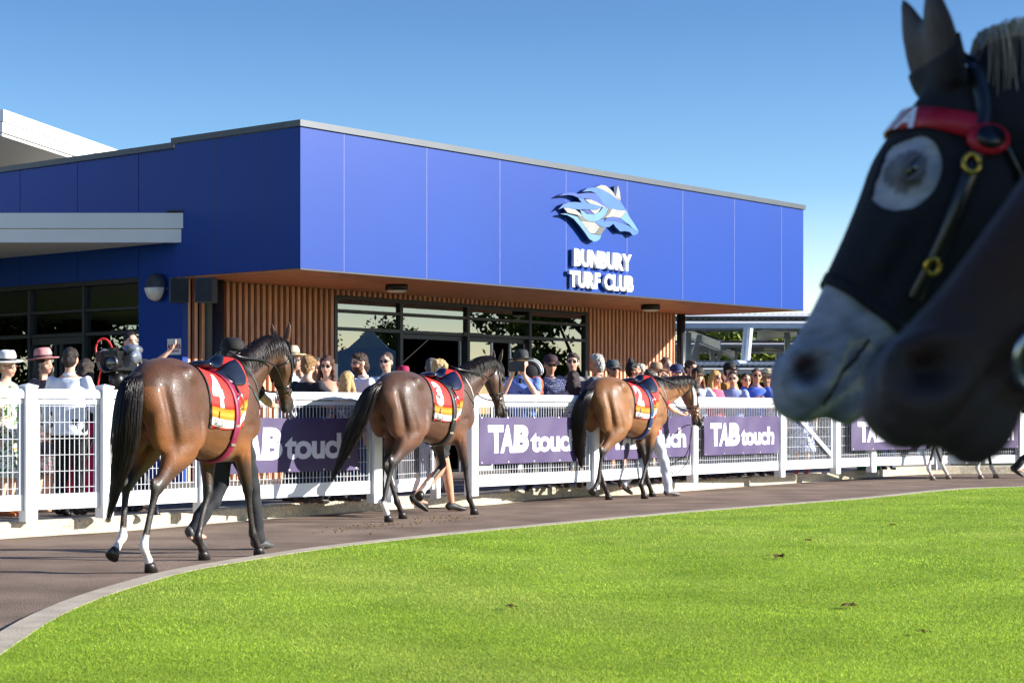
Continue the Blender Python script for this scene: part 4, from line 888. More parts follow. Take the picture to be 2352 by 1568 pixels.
        mr = t_.nodes.new('ShaderNodeMapRange'); mr.inputs[1].default_value = .3; mr.inputs[2].default_value = .7; mr.inputs[3].default_value = coat.get('rough', .48) - .10; mr.inputs[4].default_value = coat.get('rough', .48) + .16; t_.links.new(n3_.outputs[0], mr.inputs[0]); t_.links.new(mr.outputs[0], b_.inputs['Roughness'])
    obj('body', me, m, root); bvh = BVHTree.FromPolygons([Vector(c) for c in co], fs)
    # hooves
    for key, F_, O, dr in feet:
        dirn = Vector(dr); q = Vector((0, 0, -1)) if O[2] < .055 + .03 and key not in pose.get('lift', ()) else dirn
        c = Vector(O); rot = (-q).to_track_quat('Z', 'X').to_matrix() if q.z > -.999 else Matrix.Identity(3); f = .058
        gg = Geo(); gg.lathe([(.040, .012), (.046, -.01), (.056, -f), (.046, -f - .0015), (.0, -f + .012)], 20, c, rot=rot, squash=.92)
        if q.z < -.99: gg.v = [(p[0] + (.022 * (c.z + .012 - p[2]) / .07), p[1], max(p[2], .003)) for p in gg.v]
        obj('hoof', gg, mat(coat.get('hoof', 'hoof_dark'), (34, 30, 30) if coat.get('hoof', 'hoof_dark') == 'hoof_dark' else (120, 108, 96), .42, var=.2, scale=30), root, True)
    # eyes
    for s in (-1, 1):
        q_, no_, _, _ = bvh.find_nearest(Vector(Hp(coat.get('eyes', (.186, .026))[0], s * .13, coat.get('eyes', (.186, .026))[1]))); e = q_ - no_ * .002 + no_ * coat.get('eyeo', 0.); gg = Geo(); gg.ell(e, (coat.get('eyew', .021), .0125, coat.get('eyeh', .015)), 14, 9, rot=HM)
        lid = Geo()
        for up_ in (1, -1): lid.tube([Vector(e) + no_ * (.006 + .004 * math.sin(math.pi * t)) + Vector(hd) * (-.025 + .05 * t) + Vector(hn) * (up_ * coat.get('eyeh', .015) * (.95 if up_ < 0 else .62) * math.sin(math.pi * t)) for t in np.linspace(0, 1, 7)], [.003, .006, .0072, .0072, .007, .0055, .003], 8, sub=2)
        obj('eyelid', lid, mat('lid_' + coat['name'], coat.get('lid', (40, 30, 27)), .5), root, True)
        obj('eye', gg, mat('eye_black', (10, 8, 8), .05, var=0., coat=1.), root, True)
    # hair
    def hairs(nm, roots, n, ln, r0, m_, seg=9, droop=1.):
        V = []; Fc = []; 
        for i in range(n):
            pts, rad = roots(i)
            k = len(pts); b0 = len(V)
            for j, p in enumerate(pts):
                a = pts[min(j + 1, k - 1)] - pts[max(j - 1, 0)]; a = a / (np.linalg.norm(a) + 1e-9); u = np.cross(a, (.3, .5, .81)); u /= np.linalg.norm(u) + 1e-9; v = np.cross(a, u); r_ = rad * (1 - .75 * (j / (k - 1)) ** 2)
                for q in range(3): an = 2.094 * q; V.append(p + (u * math.cos(an) + v * math.sin(an)) * r_)
            for j in range(k - 1):
                for q in range(3): w_ = (q + 1) % 3; Fc.append((b0 + j * 3 + q, b0 + j * 3 + w_, b0 + j * 3 + 3 + w_, b0 + j * 3 + 3 + q))
        me_ = bpy.data.meshes.new(nm); me_.from_pydata([tuple(v) for v in V], [], Fc); me_.polygons.foreach_set('use_smooth', [True] * len(Fc)); return obj(nm, me_, m_, root)
    rg = np.random.default_rng(seed)
    hm = mat(coat['name'] + '_hair', coat.get('hair', (34, 25, 22)), .36, var=.5, scale=6, stretch=(9, 9, .6), spec=.5)
    if pose.get('tail') is not False:
        tp = np.array(pose.get('tail', [(-.78, 0, 1.44), (-.90, 0, 1.36), (-.97, 0, 1.15), (-.99, 0, .9), (-1.02, 0, .65), (-1.07, 0, .38)]), float); tc = cr(tp, 5)
        def tailf(i):
            a = rg.random() * 6.283; r_ = rg.random() ** .6; L_ = .60 + .40 * rg.random() ** .6 if i % 5 else .30 + .3 * rg.random(); kk = np.linspace(0, 1, 13); idx = kk * L_ * (len(tc) - 1)
            c = np.stack([np.interp(idx, np.arange(len(tc)), tc[:, q]) for q in range(3)], 1); u = kk * L_
            wdt = (.028 + .092 * np.sin(np.pi * np.clip(u * 1.05, 0, 1)) ** .8) * (1 - .55 * np.clip((u - .55) / .45, 0, 1)) * coat.get('tailw', 1.)
            off = np.stack([np.cos(a) * r_ * wdt * .7, np.sin(a) * r_ * wdt * 1.0, 0 * u], 1) + np.stack([.006 * np.sin(u * 17 + a * 3), .014 * np.sin(u * 9 + a * 2 + i), 0 * u], 1) * u[:, None]
            return c + off, .0027
        gg = Geo(); gg.loft(tc[:16], [.024 + .016 * math.sin(min(1, i / 9) * 1.57) for i in range(16)], 10, sub=1); dock = obj('tail_core', gg, hm, root, True)
        tl = hairs('tail', tailf, 900, 1, .003, hm)
        dock.parent = tl
    if pose.get('mane') is not False:
        sidev = pose.get('mane_side', -1)
        cr_ = cr(np.array([(.50, 0, 1.58)] + [tuple(n1 + np.array((0, 0, .19))), tuple(n2 + nrm(np.cross(Pp - base, (0, 1, 0))) * -.0 + np.array((0, 0, .14))), tuple(Pp + hn * .05 - hd * .03)]), 8)
        def manef(i):
            u = rg.random() * pose.get('mane_max', 1.); q = u * (len(cr_) - 1); c = np.array([np.interp(q, np.arange(len(cr_)), cr_[:, k]) for k in range(3)])
            # settle the root on the crest
            hit = bvh.find_nearest(Vector(c))[0]; c = np.array(hit) if hit is not None else c
            L_ = (.12 + .09 * rg.random()) * coat.get('manel', 1.); s = sidev if rg.random() < .9 else -sidev; pts = []; 
            back = nrm(cr_[min(int(q) + 1, len(cr_) - 1)] - cr_[int(q)] + 1e-6) * (rg.random() - .6) * .05
            for k in range(7):
                t = k / 6; pts.append(c + np.array((0, s * .105 * math.sin(min(t * 1.4, 1.2)) * (L_ / .16), coat.get('manez', .022) * math.sin(t * 3.0) - L_ * t * t * .85)) + back * t)
            out = []
            for p in pts:
                near_, no, _, dd = bvh.find_nearest(Vector(p))
                if near_ is not None and (Vector(p) - near_).dot(no) < .006: p = np.array(near_ + no * .008)
                out.append(np.array(p))
            return out, coat.get('manr', .0042)
        hairs('mane', manef, coat.get('manen', 420), 1, .003, hm)
        def forelock(i):
            s = (rg.random() - .5) * .05; c = Hp(-.01, s, .055); out = []
            for k in range(6): t = k / 5; out.append(np.array(c + hd * (.12 + .06 * rg.random()) * t + hn * (.03 * math.sin(3 * t)) + hs * s * t * 1.5))
            return out, .0035
        if pose.get('forelock', True): hairs('forelock', forelock, 70, 1, .003, hm)
    # ---- tack laid on the skin by casting rays from inside
    def cast(o, d):
        o = Vector(o); d = Vector(d).normalized(); last = None; p = o
        for _ in range(1):
            hit = bvh.ray_cast(p, d, 3.)
            if hit[0] is None: return None
            last = hit[0]
        return last
    def castout(o, d, far=.8):
        o = Vector(o); d = Vector(d).normalized(); hit = bvh.ray_cast(o + d * far, -d, far); return hit[0]
    def band(nm, c, axis, width, thick, m_, a0=0, a1=360, n=60, ref=(0, 0, 1), par=None, lift=.003, far=.5, warp=None):
        ax = Vector(axis).normalized(); u = Vector(ref) - ax * Vector(ref).dot(ax); u.normalize(); v = ax.cross(u); rows = []
        for k in range(n + 1):
            a = R(a0 + (a1 - a0) * k / n); d = u * math.cos(a) + v * math.sin(a); row = []
            for o_ in (-.5, .5):
                cc = Vector(c) + ax * (width * o_ + (warp(a) if warp else 0)); h_ = castout(cc, d, far)
                row.append(h_)
            rows.append((row, d))
        gg = Geo(); vs = []
        for row, d in rows:
            for h_ in row: h_ = h_ if h_ is not None else (Vector(c) + d * .1); vs += [h_ + d * lift, h_ + d * (lift + thick)]
        fs_ = []
        for k in range(n):
            a, b = k * 4, k * 4 + 4; fs_ += [(a + 1, b + 1, b + 3, a + 3), (a, a + 2, b + 2, b), (a, b, b + 1, a + 1), (a + 2, a + 3, b + 3, b + 2)]
        gg.add(vs, fs_); return obj(nm, gg, m_, par or root, True)
    def strap(nm, pts, width, m_, par=None, lift=.004, thick=.004, r=None):
        """a strap drawn through skin points"""
        A = cr(np.array([tuple(p) for p in pts], float), 6); out = []
        for p in A:
            q, no, _, _ = bvh.find_nearest(Vector(p)); out.append((q + no * lift, no))
        vs = []; n = len(out)
        for i in range(n):
            t = (out[min(i + 1, n - 1)][0] - out[max(i - 1, 0)][0]).normalized(); sd2 = t.cross(out[i][1]).normalized() * width / 2; p, no = out[i]
            vs += [p - sd2, p - sd2 + no * thick, p + sd2, p + sd2 + no * thick]
        fs_ = []
        for k in range(n - 1): a, b = k * 4, k * 4 + 4; fs_ += [(a + 1, b + 1, b + 3, a + 3), (a, a + 2, b + 2, b), (a, b, b + 1, a + 1), (a + 2, a + 3, b + 3, b + 2)]
        return obj(nm, Geo().add(vs, fs_), m_, par or root, True)
    M_lea = mat('black_leather', (20, 20, 22), .32, var=.1, coat=.2); M_brass = mat('brass', (196, 160, 70), .3, metal=.9); M_steel = mat('steel', (200, 204, 208), .22, metal=.95)
    info = dict(root=root, bvh=bvh, Hp=Hp, Pp=Pp, hd=hd, hs=hs, hn=hn, band=band, strap=strap, castout=castout, co=co, fs=fs, nn=nn, cast=cast)
    def bridle(par_m, nose=.34, parts=True):
        bd = obj('bridle', Geo().add([], []), par_m, root); bd.data = Geo().tube([Hp(.42, -.058, -.045), Hp(.44, .058, -.045)], .006, 6).mesh(); bd.data.materials.append(M_steel)
        bd.name = 'bridle'
        band('noseband', Hp(nose, 0, -.03), hd, .024, .005, par_m, ref=tuple(hn), par=bd, far=.25)
        for s in (-1, 1):
            strap('cheekpiece', [Hp(.0, s * .05, .03), Hp(.07, s * .085, -.01), Hp(.16, s * .10, -.035), Hp(.27, s * .08, -.045), Hp(.40, s * .055, -.045)], .02, par_m, bd)
            gg = Geo(); rt = Matrix((Vector(hd), Vector(hn), Vector(hs))).transposed(); gg.v = []; c = Hp(.42, s * .062, -.045)
            pts = [Vector(c) + rt @ Vector((.026 * math.cos(a), .026 * math.sin(a), 0)) for a in np.linspace(0, 6.283, 17)]; gg.tube(pts, .0045, 6); obj('bit_ring', gg, M_steel, bd, True)
        band('browband', Hp(.085, 0, -.02), nrm(hd + hn * .25), .022, .005, par_m, -75, 75, 30, ref=tuple(hn), par=bd, far=.25)
        strap('throatlatch', [Hp(.02, -.05, .02), Hp(.09, -.09, -.10), Hp(.11, 0, -.155), Hp(.09, .09, -.10), Hp(.02, .05, .02)], .014, par_m, bd)
        return bd
    if tack:
        num, gc, sad = tack['num'], tack['girth'], tack.get('saddle', (18, 22, 36))
        bridle(mat('bridle_' + tack.get('bcol', 'black'), tack.get('brgb', (22, 22, 24)), .35, coat=.2))
        # number cloth: rows by distance down the flank, both sides
        M_red = mat('cloth_red', (205, 38, 30), .75, var=.08, bump=.3, bscale=30); M_or = mat('cloth_orange', (218, 142, 38), .75, var=.06); M_wh = mat('cloth_white', (232, 232, 228), .75, var=.04); M_bk = mat('cloth_border', (22, 20, 26), .7)
        ox, oz = .0, 1.17
        def skin(x_, a, lift=.0):
            """point on the trunk at station x_, angle a degrees from straight up, + towards the left"""
            d = Vector((0, math.sin(R(a)), math.cos(R(a)))); q = castout((x_, 0, oz), d, .7)
            if q is None: return Vector((x_, 0, oz)) + d * .3
            return q + d * lift
        # arc length table per side
        for s in (-1, 1):
            av = np.linspace(0, 118, 60); nx = 30; x0_, x1_ = -.20, .50; grid = []
            for i in range(nx + 1):
                xx = x0_ + (x1_ - x0_) * i / nx; pts = [skin(xx, s * a, .012) for a in av]; ls = np.r_[0, np.cumsum([(pts[k + 1] - pts[k]).length for k in range(len(pts) - 1)])]; P3 = np.array([tuple(p) for p in pts]); grid.append((xx, ls, P3))
            def at(u, v, lift=0.):
                f = min(max((u - x0_) / (x1_ - x0_) * nx, 0), nx - .001); i = int(f); f -= i; out = 0
                for w_, gr in ((1 - f, grid[i]), (f, grid[i + 1])): out = out + w_ * np.array([np.interp(v, gr[1], gr[2][:, k]) for k in range(3)])
                fold = .004 * math.sin(u * 38 + v * 9) * min(1, v / .3)
                c_ = np.array((out[0], 0, oz)); d_ = out - c_; d_ /= np.linalg.norm(d_); return out + d_ * (lift + fold)
            VB = [0, .10, .2, .3, .40, .46, .545, .62, .635]; rows = [M_red, M_red, M_red, M_red, M_red, M_or, M_wh, M_red, M_bk]
            VV = [0, .06, .12, .18, .24, .30, .36, .42, .455, .455, .50, .535, .535, .57, .60, .60, .625, .645, .645, .657]; mi = [0] * 8 + [0, 1, 1, 1, 2, 2, 2, 0, 0, 0, 3]
            def span(v):      # front edge of the cloth sweeps back towards the girth
                return -.17 + .02 * v, .47 - .42 * max(0, v - .30)
            cm = 22; vs = []; fs_ = []; ms = []
            for j, v in enumerate(VV):
                a_, b_ = span(v)
                for i in range(cm + 1):
                    uu = a_ + (b_ - a_) * (i / cm); vs.append(at(uu, v))
            for j in range(len(VV) - 1):
                for i in range(cm):
                    k = j * (cm + 1) + i; q = (k, k + 1, k + cm + 2, k + cm + 1); fs_.append(q if s < 0 else q[::-1]); ms.append(3 if i == 0 else mi[j])
            gg = Geo(); gg.add(vs, fs_); gg.m = ms; cl = obj('number_cloth', gg, [M_red, M_or, M_wh, M_bk], root, True)
            cl.data.materials[0] = M_red
            def onskin(body_, size, uc, v_, m_, off, sx, lift=.004, shear=0.):
                co_, f_ = text_mesh(body_, size, off, 0, sx=sx, res=4); me_ = bpy.data.meshes.new('x'); co_[:, 0] -= (co_[:, 0].min() + co_[:, 0].max()) / 2
                me_.from_pydata(co_.tolist(), [], f_); bm = bmesh.new(); bm.from_mesh(me_); bmesh.ops.remove_doubles(bm, verts=bm.verts, dist=.0003)
                for _ in range(2): bmesh.ops.subdivide_edges(bm, edges=[e for e in bm.edges if e.calc_length() > .03], cuts=2)
                bmesh.ops.triangulate(bm, faces=bm.faces[:])
                for vv in bm.verts: a_, b_ = vv.co.x, vv.co.y; vv.co = Vector(at(uc + (-s) * a_ * 1.0, v_ - b_, lift))
                bm.to_mesh(me_); bm.free(); obj('lettering', me_, m_, cl)
            onskin(num, .35, -.04 if num != '4' else -.04, .43, M_wh, .020, .74)
            onskin('SELLS', .058, -.055, .592, M_bk, .0004, .85)
            onskin('BUNBURY', .018, -.055, .61, M_bk, .0005, .9)
            # small dark figure on the orange band
            gg = Geo(); pts = [(-.012, 0), (.004, -.002), (.012, .004), (.006, .016), (.004, .034), (.012, .046), (.004, .052), (-.004, .044), (-.010, .022)]
            vs = [at(-.055 - s * p[0], .533 - p[1] * 1.1, .004) for p in pts]; gg.add(vs, [tuple(range(len(vs)))]); obj('emblem', gg, M_bk, cl)
        # saddle: seat, flaps, irons
        gg = Geo(); gg.loft([(.02, 0, 1.525), (.07, 0, 1.535), (.16, 0, 1.515), (.26, 0, 1.53), (.34, 0, 1.585), (.38, 0, 1.595)], [(.02, .07), (.030, .115), (.026, .10), (.026, .09), (.03, .06), (.012, .03)], 18, sub=4); M_sd = mat('saddle_' + num, sad, .28, var=.1, coat=.4)
        sad_o = obj('saddle', gg, M_sd, root, True)
        for s in (-1, 1):
            vs = []; fs_ = []; nu, nv = 12, 8
            for j in range(nv + 1):
                a = 16 + 34 * j / nv
                for i in range(nu + 1):
                    e = math.sqrt(max(0., 1 - (max(0, j / nv - .35) / .66) ** 2)); xc = .27 + .05 * j / nv; hw = .13 * e + .01; vs.append(skin(xc + hw * (2 * i / nu - 1), s * a, .022))
            for j in range(nv):
                for i in range(nu): k = j * (nu + 1) + i; q = (k, k + 1, k + nu + 2, k + nu + 1); fs_.append(q if s < 0 else q[::-1])
            fl = obj('flap', Geo().add(vs, fs_), M_sd, sad_o, True)
            md = fl.modifiers.new('s', 'SOLIDIFY'); md.thickness = .008
            st = skin(.24, s * 62, .03); p0 = skin(.22, s * 30, .03)
            gg = Geo(); gg.tube([p0, skin(.23, s * 46, .03), st], .011, 6); obj('stirrup_leather', gg, M_lea, sad_o)
            gg = Geo(); c = st; cs = [(-.0, .0), (-.042, -.045), (-.058, -.10), (-.055, -.125), (.055, -.125), (.058, -.10), (.042, -.045), (.0, .0)]
            gg.tube([c + Vector((a, s * .012, b)) for a, b in cs], .007, 6); obj('stirrup_iron', gg, M_steel, sad_o, True)
        M_g = mat('girth_' + num, gc, .5, var=.1); band('girth', (.20, 0, 1.15), (1, 0, .0), .075, .006, M_g, 100, 260, 50, lift=.010, far=.7)
        band('surcingle', (.135, 0, 1.15), (1, 0, .0), .07, .006, M_g, -126, 126, 90, lift=.018, far=.7, warp=lambda a: .06 * abs(math.sin(a)))
        for s in (-1, 1):
            for aa in (112, 138): q = skin(.2, s * aa, .02); obj('buckle', Geo().box(q, (.06, .012, .02)), M_steel, root)
        # breastplate
        bp_ = tack.get('bp', (60, 78, 76)); M_bp = mat('breast_' + num, bp_, .5)
        for s in (-1, 1):
            strap('breastplate', [(.36, s * .20, 1.45), (.48, s * .23, 1.38), (.60, s * .22, 1.30), (.72, s * .15, 1.22), (.80, s * .04, 1.16)], .026, M_bp)
            strap('neck_strap', [(.52, s * .06, 1.62), (.60, s * .15, 1.50), (.68, s * .17, 1.36), (.76, s * .10, 1.22)], .022, mat('neckstrap_' + num, tack.get('ns', bp_), .5))
        if tack.get('cheek'):
            wd_, cc_ = tack['cheek']; mc_ = mat('cheek_pad_' + num, cc_, .55)
            for s in (-1, 1): strap('cheek_pad', [Hp(.03, s * .08, -.02), Hp(.12, s * .105, -.045), Hp(.22, s * .10, -.06), Hp(.31, s * .08, -.07)], wd_, mc_, lift=.007)
            if tack.get('cup'):
                for s in (-1, 1): gg = Geo(); gg.ell(Hp(.17, s * .112, .004), (.05, .02, .042), rot=HM); obj('blinker_cup', gg, mc_, root, True)
        # reins falling from the bit
        for s in (-1, 1):
            a = Vector(Hp(.42, s * .065, -.05)); q = Vector(base + (Pp - base) * .55) + Vector((.02, s * .13, .02)); gg = Geo()
            gg.tube([a, (a + q) / 2 + Vector((0, s * .02, -.08)), q, Vector((.52, s * .12, 1.60)), Vector((.44, s * .04, 1.64))], .008, 6, sub=5); obj('rein', gg, M_lea, root, True)
    return info
def legs(**k):
    d = dict(LH=[(-.36, .95, .17), (-.66, .57, .13), (-.64, .19, .12), (-.56, .062, .12)], RH=[(-.36, .95, .17), (-.66, .57, .13), (-.64, .19, .12), (-.56, .062, .12)],
             LF=[(.42, .90, .15), (.46, .52, .12), (.43, .185, .115), (.51, .062, .115)], RF=[(.42, .90, .15), (.46, .52, .12), (.43, .185, .115), (.51, .062, .115)])
    d.update(k); return d
HB = [(-.42, .95, .17), (-.76, .60, .135), (-.90, .20, .12), (-.82, .062, .12)]      # hind leg left behind
HF = [(-.30, .93, .17), (-.52, .56, .13), (-.36, .19, .11), (-.27, .062, .11)]       # hind leg stepped under
HLIFT = [(-.42, .95, .17), (-.76, .62, .135), (-.83, .26, .12), (-.93, .16, .12)]     # pushing off, sole to the rear
FF = [(.46, .92, .15), (.62, .54, .12), (.71, .19, .115), (.80, .062, .115)]         # foreleg reaching
FB = [(.40, .88, .15), (.36, .52, .12), (.18, .19, .115), (.25, .062, .115)]
FLIFT = [(.42, .90, .15), (.52, .56, .12), (.22, .34, .12), (.10, .25, .12)]          # knee bent, sole to the rear
c4 = dict(name='coat_dark_bay', base=(80, 49, 32), dark=(30, 22, 20), tan=(140, 84, 42), tanmix=.8, socks={'LH': .05, 'RH': .07}, gloss=.2)
c3 = dict(name='coat_brown', base=(80, 54, 42), dark=(30, 24, 23), tan=(124, 78, 50), tanmix=.6, socks={'RH': .02, 'LF': .10}, gloss=.2)
c2_ = dict(name='coat_light_bay', base=(130, 86, 50), dark=(34, 26, 24), tan=(146, 98, 56), tanmix=.5, gloss=.15)
h4 = HORSE('horse', 'dark bay racehorse wearing number 4 cloth, nearest and leftmost on the track', (-2.40, 13.85, 0), R(90 - 21), .985,
           dict(ys=.93, poll=(1.14, -.13, 1.72), head=(.46, .14, -.87), earlen=1.15, legs=legs(RH=HB, LH=HLIFT, RF=FF, LF=[(.42, .90, .15), (.38, .52, .12), (.22, .19, .115), (.30, .062, .115)]), lift=('LH',), mane_side=-1,
                tail=[(-.78, 0, 1.44), (-.88, .0, 1.38), (-.94, .0, 1.15), (-.95, .02, .9), (-.97, .07, .65), (-1.0, .14, .36)]),
           c4, tack=dict(num='4', girth=(132, 22, 66), saddle=(22, 28, 40), bp=(66, 84, 82), cheek=(.075, (20, 20, 22)), cup=True), group='racehorses led round the ring', seed=4)
h3 = HORSE('horse', 'brown racehorse wearing number 3 cloth, between the other two numbered horses', (-.95, 19.8, 0), R(90 - 32), 1.01,
           dict(ys=.93, poll=(1.24, -.10, 1.68), head=(.24, -.06, -.95), earlen=1.1, legs=legs(RH=HB, LH=HF, RF=FF, LF=FLIFT), lift=('LF',), tail=[(-.78, 0, 1.44), (-.92, .03, 1.36), (-1.0, .10, 1.12), (-1.06, .18, .88), (-1.14, .26, .64), (-1.22, .34, .42)]),
           c3, tack=dict(num='3', girth=(40, 40, 42), saddle=(14, 20, 44), bp=(70, 70, 66), ns=(206, 204, 196)), group='racehorses led round the ring', seed=7)
h2 = HORSE('horse', 'light bay racehorse wearing number 2 cloth with its head lowered', (1.50, 24.0, 0), R(90 - 36), 1.02,
           dict(ys=.95, poll=(1.47, -.08, 1.53), head=(.28, -.10, -.93), arch=.0, legs=legs(RH=HLIFT, LH=HF, RF=FB, LF=FF), lift=('RH',), tail=[(-.78, 0, 1.44), (-.93, .0, 1.34), (-1.02, .04, 1.1), (-1.03, .06, .85), (-1.0, .05, .6), (-.98, .04, .42)]),
           c2_, tack=dict(num='2', girth=(28, 52, 104), saddle=(16, 22, 40), bp=(36, 32, 34), ns=(150, 150, 150), bcol='dark', cheek=(.06, (226, 228, 232))), group='racehorses led round the ring', seed=9)
# ---------------------------------------------------------------- people
SKIN = {'fair': (226, 178, 152), 'tan': (204, 148, 118), 'pale': (232, 190, 168), 'brown': (150, 98, 72)}
ARM = {'down': ((-.03, .25, 1.13), (.04, .27, .87), (.10, .26, .72)), 'rail': ((.20, .27, 1.20), (.36, .06, 1.25), (.42, -.04, 1.25)), 'fold': ((.06, .27, 1.12), (.27, .05, 1.16), (.30, -.04, 1.18)),
       'phone': ((.20, .22, 1.22), (.34, .08, 1.46), (.37, .05, 1.56)), 'brow': ((.22, .27, 1.38), (.17, .13, 1.60), (.10, .07, 1.66)), 'wall': ((.18, .36, 1.55), (.30, .52, 1.76), (.33, .55, 1.88)),
       'lead': ((.16, .32, 1.28), (.36, .42, 1.42), (.44, .44, 1.47)), 'reach': ((.22, .26, 1.36), (.45, .20, 1.46), (.54, .18, 1.46)), 'hip': ((-.08, .34, 1.16), (.04, .20, 1.0), (.10, .14, .98)), 'cam': ((.10, .28, 1.2), (.32, .2, 1.3), (.40, .16, 1.32))}
def PERSON(lb, x, yh, Z, face, hair='short', hc=(40, 28, 22), top=(200, 200, 205), sleeve='short', legs_='trousers', lc=(30, 32, 38), skin='fair', armL='down', armR='down', glasses=None, hat=None, hatc=(30, 30, 32), bandc=(20, 20, 20),
           lean=0., beard=None, collar=True, fem=False, shoes=(40, 34, 32), stride=0., z0=.15, H=None, patt=None, headturn=0., neckline=0., fat=1., foot=True, tie=None, XY=None, patt2=None, bare=False, headlow=0.):
    rr = random.Random(int(x * 7 + yh)); zc = CH + (HY - yh) / FPX * Z
    H = H or (zc - z0) / (.94 - .25 * math.sin(R(lean)) ** 2); k = H / 1.75
    X = (x - PX0) / FPX * Z; rz = R(-90 + face)
    ln = R(lean); off = math.sin(ln) * .7 * k                      # a leaning person's feet stay behind
    bx, by = X - math.cos(rz) * off, Z - math.sin(rz) * off
    if XY: bx, by = XY
    root = thing('person', lb, 'person', (bx, by, z0), rz, 'spectators behind the fence' if z0 > .1 and not XY else None, k)
    cl_, sl_ = math.cos(ln), math.sin(ln)
    def T(p):
        p = np.array(p, float)
        if p[2] > .95:
            h = p[2] - .95; return np.array((p[0] * cl_ + h * sl_, p[1], .95 + h * cl_ - p[0] * sl_))
        return p
    sw = (.165 if fem else .185) * (1 + (fat - 1) * .5); f = fat
    tor = [((0, 0, .86), .125 * f, .165), ((0, 0, .95), .128 * f, .172 * (1.03 if fem else 1) * f ** .5), ((.005, 0, 1.06), (.098 if fem else .118) * f * f, (.128 if fem else .155) * f), ((.012, 0, 1.20), .118 * f, (.140 if fem else .168)), ((.015 if not fem else .03, 0, 1.31), .122, .158 if fem else .182), ((0, 0, 1.40), .092, sw - .015), ((-.008, 0, 1.45), .062, .105), ((-.008, 0, 1.49), .052, .056)]
    g = Geo(); g.loft([T(p) for p, a, b in tor], [(a, b) for p, a, b in tor], 18, sub=3)
    hz = 1.62 - headlow; hx = .015 + headlow * .6
    g.loft([T((-.008, 0, 1.46)), T((.0 + hx * .3, 0, 1.52 - headlow * .3)), T((hx - .01, 0, hz - .04))], [.056, .052, .056], 12, sub=2)
    ht = R(headturn); ht += R(rr.uniform(-14, 14)); HR = Matrix.Rotation(ht, 3, 'Z') @ Matrix.Rotation(R(rr.uniform(-7, 7)), 3, 'X') @ Matrix.Rotation(R(rr.uniform(-3, 8)), 3, 'Y') @ Matrix.Rotation(headlow * 4, 3, 'Y'); hc_ = Vector(T((hx, 0, hz)))
    def HP(a, b, c): return hc_ + HR @ Vector((a, b, c))
    def hell(c, r, gg=None): (gg or g).ell(HP(*c), r, rot=HR)
    fw = .94 if fem else 1.
    hell((-.005, 0, .035), (.098, .076, .098)); hell((.028, 0, -.025), (.072, .060 * fw, .078)); hell((.048, 0, -.070), (.042, .036 * fw, .032)); hell((.078, 0, .055), (.02, .05, .02))
    g.loft([HP(.085, 0, .03), HP(.100, 0, .008), HP(.107, 0, -.010), HP(.092, 0, -.019)], [.010, .012, .015, .009], 8, sides=[HR @ Vector((0, 1, 0))] * 4, sub=2)
    hell((.086, 0, -.046), (.016, .026, .009)); hell((.083, 0, -.058), (.014, .022, .008))
    for s in (-1, 1): hell((-.002, s * .078, .0), (.018, .010, .032)); hell((.055, s * .045, -.02), (.03, .022, .025))
    # limbs
    st = stride; sole = {}
    for s in (-1, 1):
        a = st * s; hp = T((0, s * .088, .92)); kn = np.array((.03 + a * .5 + (.06 if a < 0 else 0), s * .098, .50)); an = np.array((-.02 + a * 1.0 - (.10 if a < 0 else 0), s * .098, .085 + (.12 * abs(a) / .3 if a < 0 else 0)))
        g.loft([hp, hp * .5 + kn * .5, kn, kn * .65 + an * .35, an], [(.095 * f, .088 * f), (.078, .074), (.056, .052), (.058, .052), (.036, .034)], 12, sub=3); sole[s] = (hp, kn, an)
        g.loft([an + np.array((-.045, 0, -.05)), an + np.array((.03, 0, -.04)), an + np.array((.11, 0, -.055)), an + np.array((.17, 0, -.065))], [(.03, .032), (.042, .036), (.026, .042), (.014, .03)], 10, sub=2)
    AR = {}
    for s, nm in ((1, armL), (-1, armR)):
        A_ = ARM[nm] if isinstance(nm, str) else nm; e, w, h = [np.array((p[0], p[1] * s, p[2]), float) for p in A_]
        sh = T((0, s * sw, 1.395)); d_ = np.array((sl_ * .45, 0, 0)) if lean else 0; e, w, h = e + d_, w + d_, h + d_
        g.ell(sh, (.058, .055, .06)); g.loft([sh, sh * .5 + e * .5, e, e * .6 + w * .4, w], [.052, .046, .039, .040, (.024, .028)], 12, sub=3); AR[s] = (sh, e, w, h)
        hd_ = (h - w) / (np.linalg.norm(h - w) + 1e-9); g.loft([w, w + hd_ * .045, w + hd_ * .085], [(.020, .028), (.018, .040), (.014, .036)], 10, sub=2)
    co, ed, fs = remesh(g, .0135); hm = np.linalg.norm(co - np.array(hc_), axis=1) < .15; co = relax(co, ed, 4, np.where(hm, .45, 1.))
    sk = np.array(lin(SKIN[skin])); col = np.repeat(sk[None], len(co), 0) * (.96 + .08 * np.sin(co[:, :1] * 60) * np.sin(co[:, 2:] * 50))
    HRi = np.array(HR.inverted()); L_ = (co - np.array(hc_)) @ HRi.T
    hh = hm & (L_[:, 0] > .04)
    lips = hh & (np.abs(L_[:, 2] + .052) < .008) & (np.abs(L_[:, 1]) < .021); col[lips] = np.array(lin((176, 84, 84) if fem else (178, 116, 104)))
    br = hh & (np.abs(L_[:, 2] - .038) < .007) & (np.abs(np.abs(L_[:, 1]) - .032) < .020); col[br] = np.array(lin(tuple(int(v * .7) for v in hc)))
    ck = hh & (np.abs(L_[:, 2] + .015) < .02) & (np.abs(np.abs(L_[:, 1]) - .045) < .018); col[ck] *= (1.0, .84, .82)
    if beard: bd = hm & (L_[:, 0] > .0) & (L_[:, 2] < -.030) & (L_[:, 2] > -.12) & ~lips; col[bd] = np.array(lin(beard))
    me = tomesh('body', co, fs, col)
    # five separate fingers on each hand, added to the same body mesh
    gg = Geo()
